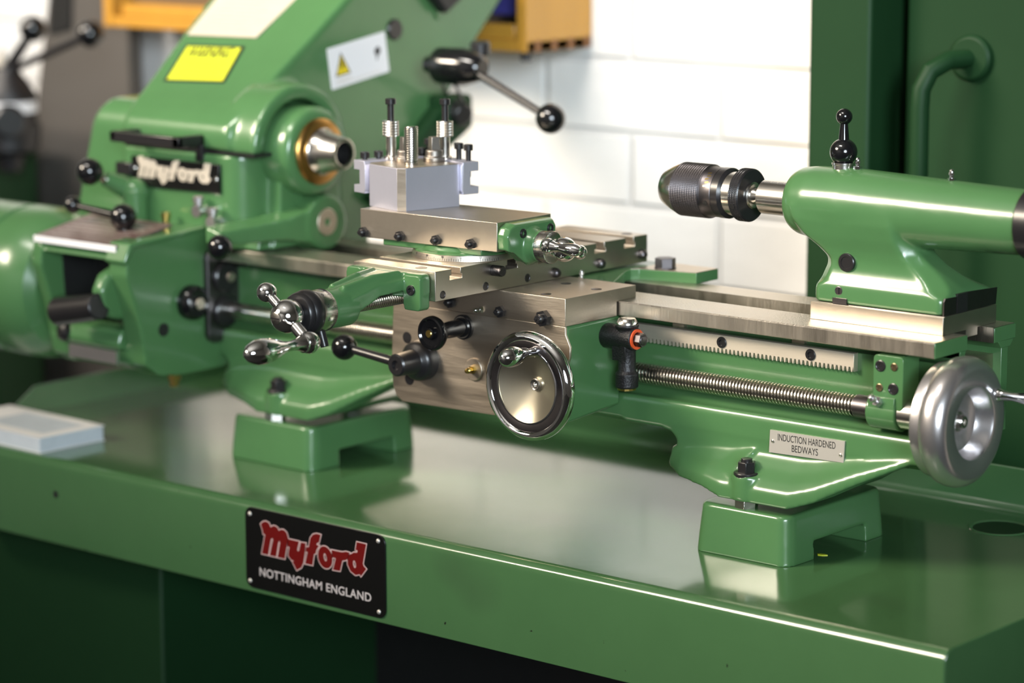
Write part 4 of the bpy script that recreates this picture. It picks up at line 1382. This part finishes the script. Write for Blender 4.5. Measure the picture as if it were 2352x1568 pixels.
# ------------------------------------------------------------------ clutch lever behind the guard
cl = thing('clutch_lever', (-455, 205, 185), 'black clutch lever with round knob, sticking out in front of the white wall', 'lever')
b = MB()
b.lathe((-487, 205, 187.5), (1, 0, 0.0), [(-18, 8), (-6, 8), (-5, 15), (-2, 17.5), (28, 18), (40, 15.5), (50, 12), (53, 8), (53, 0)], 40)
b.build('lever_hub', BALL, cl)
b = MB()
b.cyl((-440, 202, 183), (-344, 190, 149), 4.2, 3.6)
b.build('lever_bar', BLACK, cl)
MB().sphere((-337, 189, 146.5), 14.2, 36).build('lever_ball', BALL, cl)
b = MB()
b.lathe((-468, 240, 196), (0, 0, 1), [(0, 10), (12, 10), (14, 8), (14, 0)], 24)
b.build('pivot_stud', BLACK, cl)
b = MB()
b.tube([(-486, 215, 178), (-498, 240, 162), (-510, 262, 146)], 1.6, 10)
b.tube([(-500, 215, 174), (-516, 240, 164), (-528, 258, 150)], 1.6, 10)
b.build('link_rod', DSTEEL, cl)
# motor bracket seen below it
mb = thing('motor_mount', (-470, 262, 110), 'dark green motor bracket between the belt guard and the white wall', 'bracket')
b = MB()
b.prism('x', [(150, 60), (262, 150), (300, 140), (300, 118), (250, 90), (180, 40)], -550, -528)
b.box(-550, -520, 250, 290, 118, 152)
b.build('bracket_body', DARKG, mb, bevel=5, bseg=3)
b = MB()
b.cyl((-526, 266, 138), (-508, 262, 133), 12, 11)
b.build('bracket_bolt', BLACK, mb, bevel=2)

# ------------------------------------------------------------------ background
cab = thing('steel_cabinet', (250, 400, -967), 'tall dark green steel cabinet with tubular handle behind the tailstock', 'cabinet')
b = MB()
b.box(-124, -58, 300, 496, -967, 900)
b.box(-58, 700, 430, 496, -967, 900)
b.box(640, 700, 300, 496, -967, 900)
b.build('cabinet_frame', DARKG, cab, bevel=4)
b = MB()
b.box(-46, 636, 340, 362, -930, 880)
dr = b.build('cabinet_door', DARKG, cab, bevel=5)
b = MB()
pts = [(4, 330, -120), (4, 300, -120), (4, 290, -108), (4, 288, 150)]
b.tube([(2, 342, -140), (2, 302, -136), (2, 292, -122), (2, 290, 170), (3, 290, 186), (8, 296, 202), (16, 312, 211), (24, 342, 212)], 8.5, 18)
b.build('tube_handle', DARKG, dr)
b = MB()
b.lathe((24, 340, 212), (0, -1, 0), [(0, 21), (4, 21), (7, 18), (7, 0)], 40)
b.build('handle_flange', DARKG, dr, bevel=1)

wc = thing('wall_case', (-860, 445, 186), 'orange-brown wooden display case with dovetailed corner, hung on the brick wall', 'wall case')
b = MB()
b.box(-1186, -536, 392, 499.5, 186, 198)
b.box(-549, -536, 390, 499.5, 186, 560)
b.box(-1186, -1172, 390, 499.5, 186, 560)
b.box(-1186, -536, 390, 499.5, 548, 560)
cb_ = b.build('case_frame', WOOD, wc, bevel=1.5)
MB().box(-1172, -549, 490, 499, 198, 548).build('back_board', BOARD, wc)
MB().box(-1160, -556, 396, 412, 198, 214).build('inner_ledge', WOOD, wc, bevel=2)
MB().box(-720, -552, 420, 424, 222, 400).build('blue_poster', BLUE, wc)
MB().box(-1168, -735, 418, 424, 200, 420).build('dark_panel', EDGEW, wc)
for yy in (405, 432, 459, 486):
    MB().box(-537, -535.6, yy, yy + 9, 186, 198).build('dovetail_joint', WOODD, cb_)
MB().lathe((-545, 402, 186), (0, 0, -1), [(0, 6), (9, 6), (10, 4), (10, 0)], 18).build('case_foot', BLACK, wc)

bd_ = thing('leaning_board', (-1300, 470, -500), 'tall dark grey board leaning on the wall at the far left', 'board')
b = MB()
b.prism('y', [(-1420, -300), (-1406, -70), (-1342, 210), (-1318, 330), (-1199, 330), (-1199, -300)], 440, 460)
b.build('board_panel', BOARD, bd_)
b = MB()
b.prism('y', [(-1437, -300), (-1420, -300), (-1398, -70), (-1385, -10), (-1392, -8), (-1407, -60)], 432, 462)
b.build('board_edge', EDGEW, bd_)
MB().prism('y', [(-1340, 168), (-1300, 176), (-1290, 330), (-1318, 330)], 436, 440).build('dark_patch', INK, bd_)

lm = thing('drilling_machine', (-1262, 300, -300), 'out of focus drill head with two black ball levers, behind the left end', 'machine')
b = MB()
b.lathe((-1256, 300, 0), (0, 0, 1), [(18, 0), (18, 14), (36, 18), (40, 26), (44, 36), (74, 38), (76, 34), (108, 34), (124, 24), (134, 16), (142, 14), (142, 0)], 40)
b.build('spindle_head', IRON, lm)
MB().lathe((-1256, 300, 0), (0, 0, 1), [(88, 34.5), (101, 34.5), (101, 0)], 40).build('head_band', WHITEV, lm)
MB().lathe((-1244, 286, 80), (1, -0.6, 0), [(0, 20), (26, 20), (30, 16), (30, 0)], 30).build('side_knob', BLACK, lm)
MB().box(-1460, -1300, 300, 380, -500, 90).build('machine_column', DARKG, lm, bevel=6)
b = MB()
b.cyl((-1252, 300, 140), (-1210, 300, 182), 7, 5)
l1 = b.build('feed_lever', BLACK, lm)
MB().sphere((-1207, 300, 187), 15.5, 32).build('lever_ball', BALL, l1)
b = MB()
b.cyl((-1245, 300, 138), (-1116, 300, 182), 4.5, 5)
l2 = b.build('feed_lever', BLACK, lm)
MB().sphere((-1107, 300, 185.5), 15.5, 32).build('lever_ball', BALL, l2)
MB().lathe((-1264, 296, 118), (0.15, 0, 1), [(0, 7), (30, 6), (44, 2), (44, 0)], 20).build('feed_pointer', CREAM, lm)

# booklet on the tray
pp = thing('booklet', (-760, -101, -167), 'thick white printed booklet lying on the drip tray below the drum cover', 'booklet')
F = Matrix.Translation((-761, -101, -167)) @ Matrix.Rotation(math.radians(-2), 4, 'Z')
MB(F).box(-72, 73, -38.5, 38.5, 0.6, 14.2).build('page_block', PAPERB, pp, bevel=0.4)
MB(F).box(-73, 74, -39.5, 39.5, 0.1, 0.6).build('back_cover', PAPER, pp)
MB(F).box(-73, 74, -39.5, 39.5, 14.2, 15.0).build('front_cover', PAPER, pp, bevel=0.2)
MB(F).box(-30, 60, -24, 26, 15.0, 15.08).build('printed_picture', PAPERB, pp)
# scrap of plastic beside the near block
b = MB()
b.prism('z', [(86, 16), (88, 14), (92, 15), (95, 18), (92, 19), (88, 18)], -167, -166.2)
o = b.build('plastic_scrap', YELLOW, None, base=W((90, 17, -167)))
o['label'] = 'tiny yellow plastic scrap lying on the tray beside the near block'
o['category'] = 'scrap'
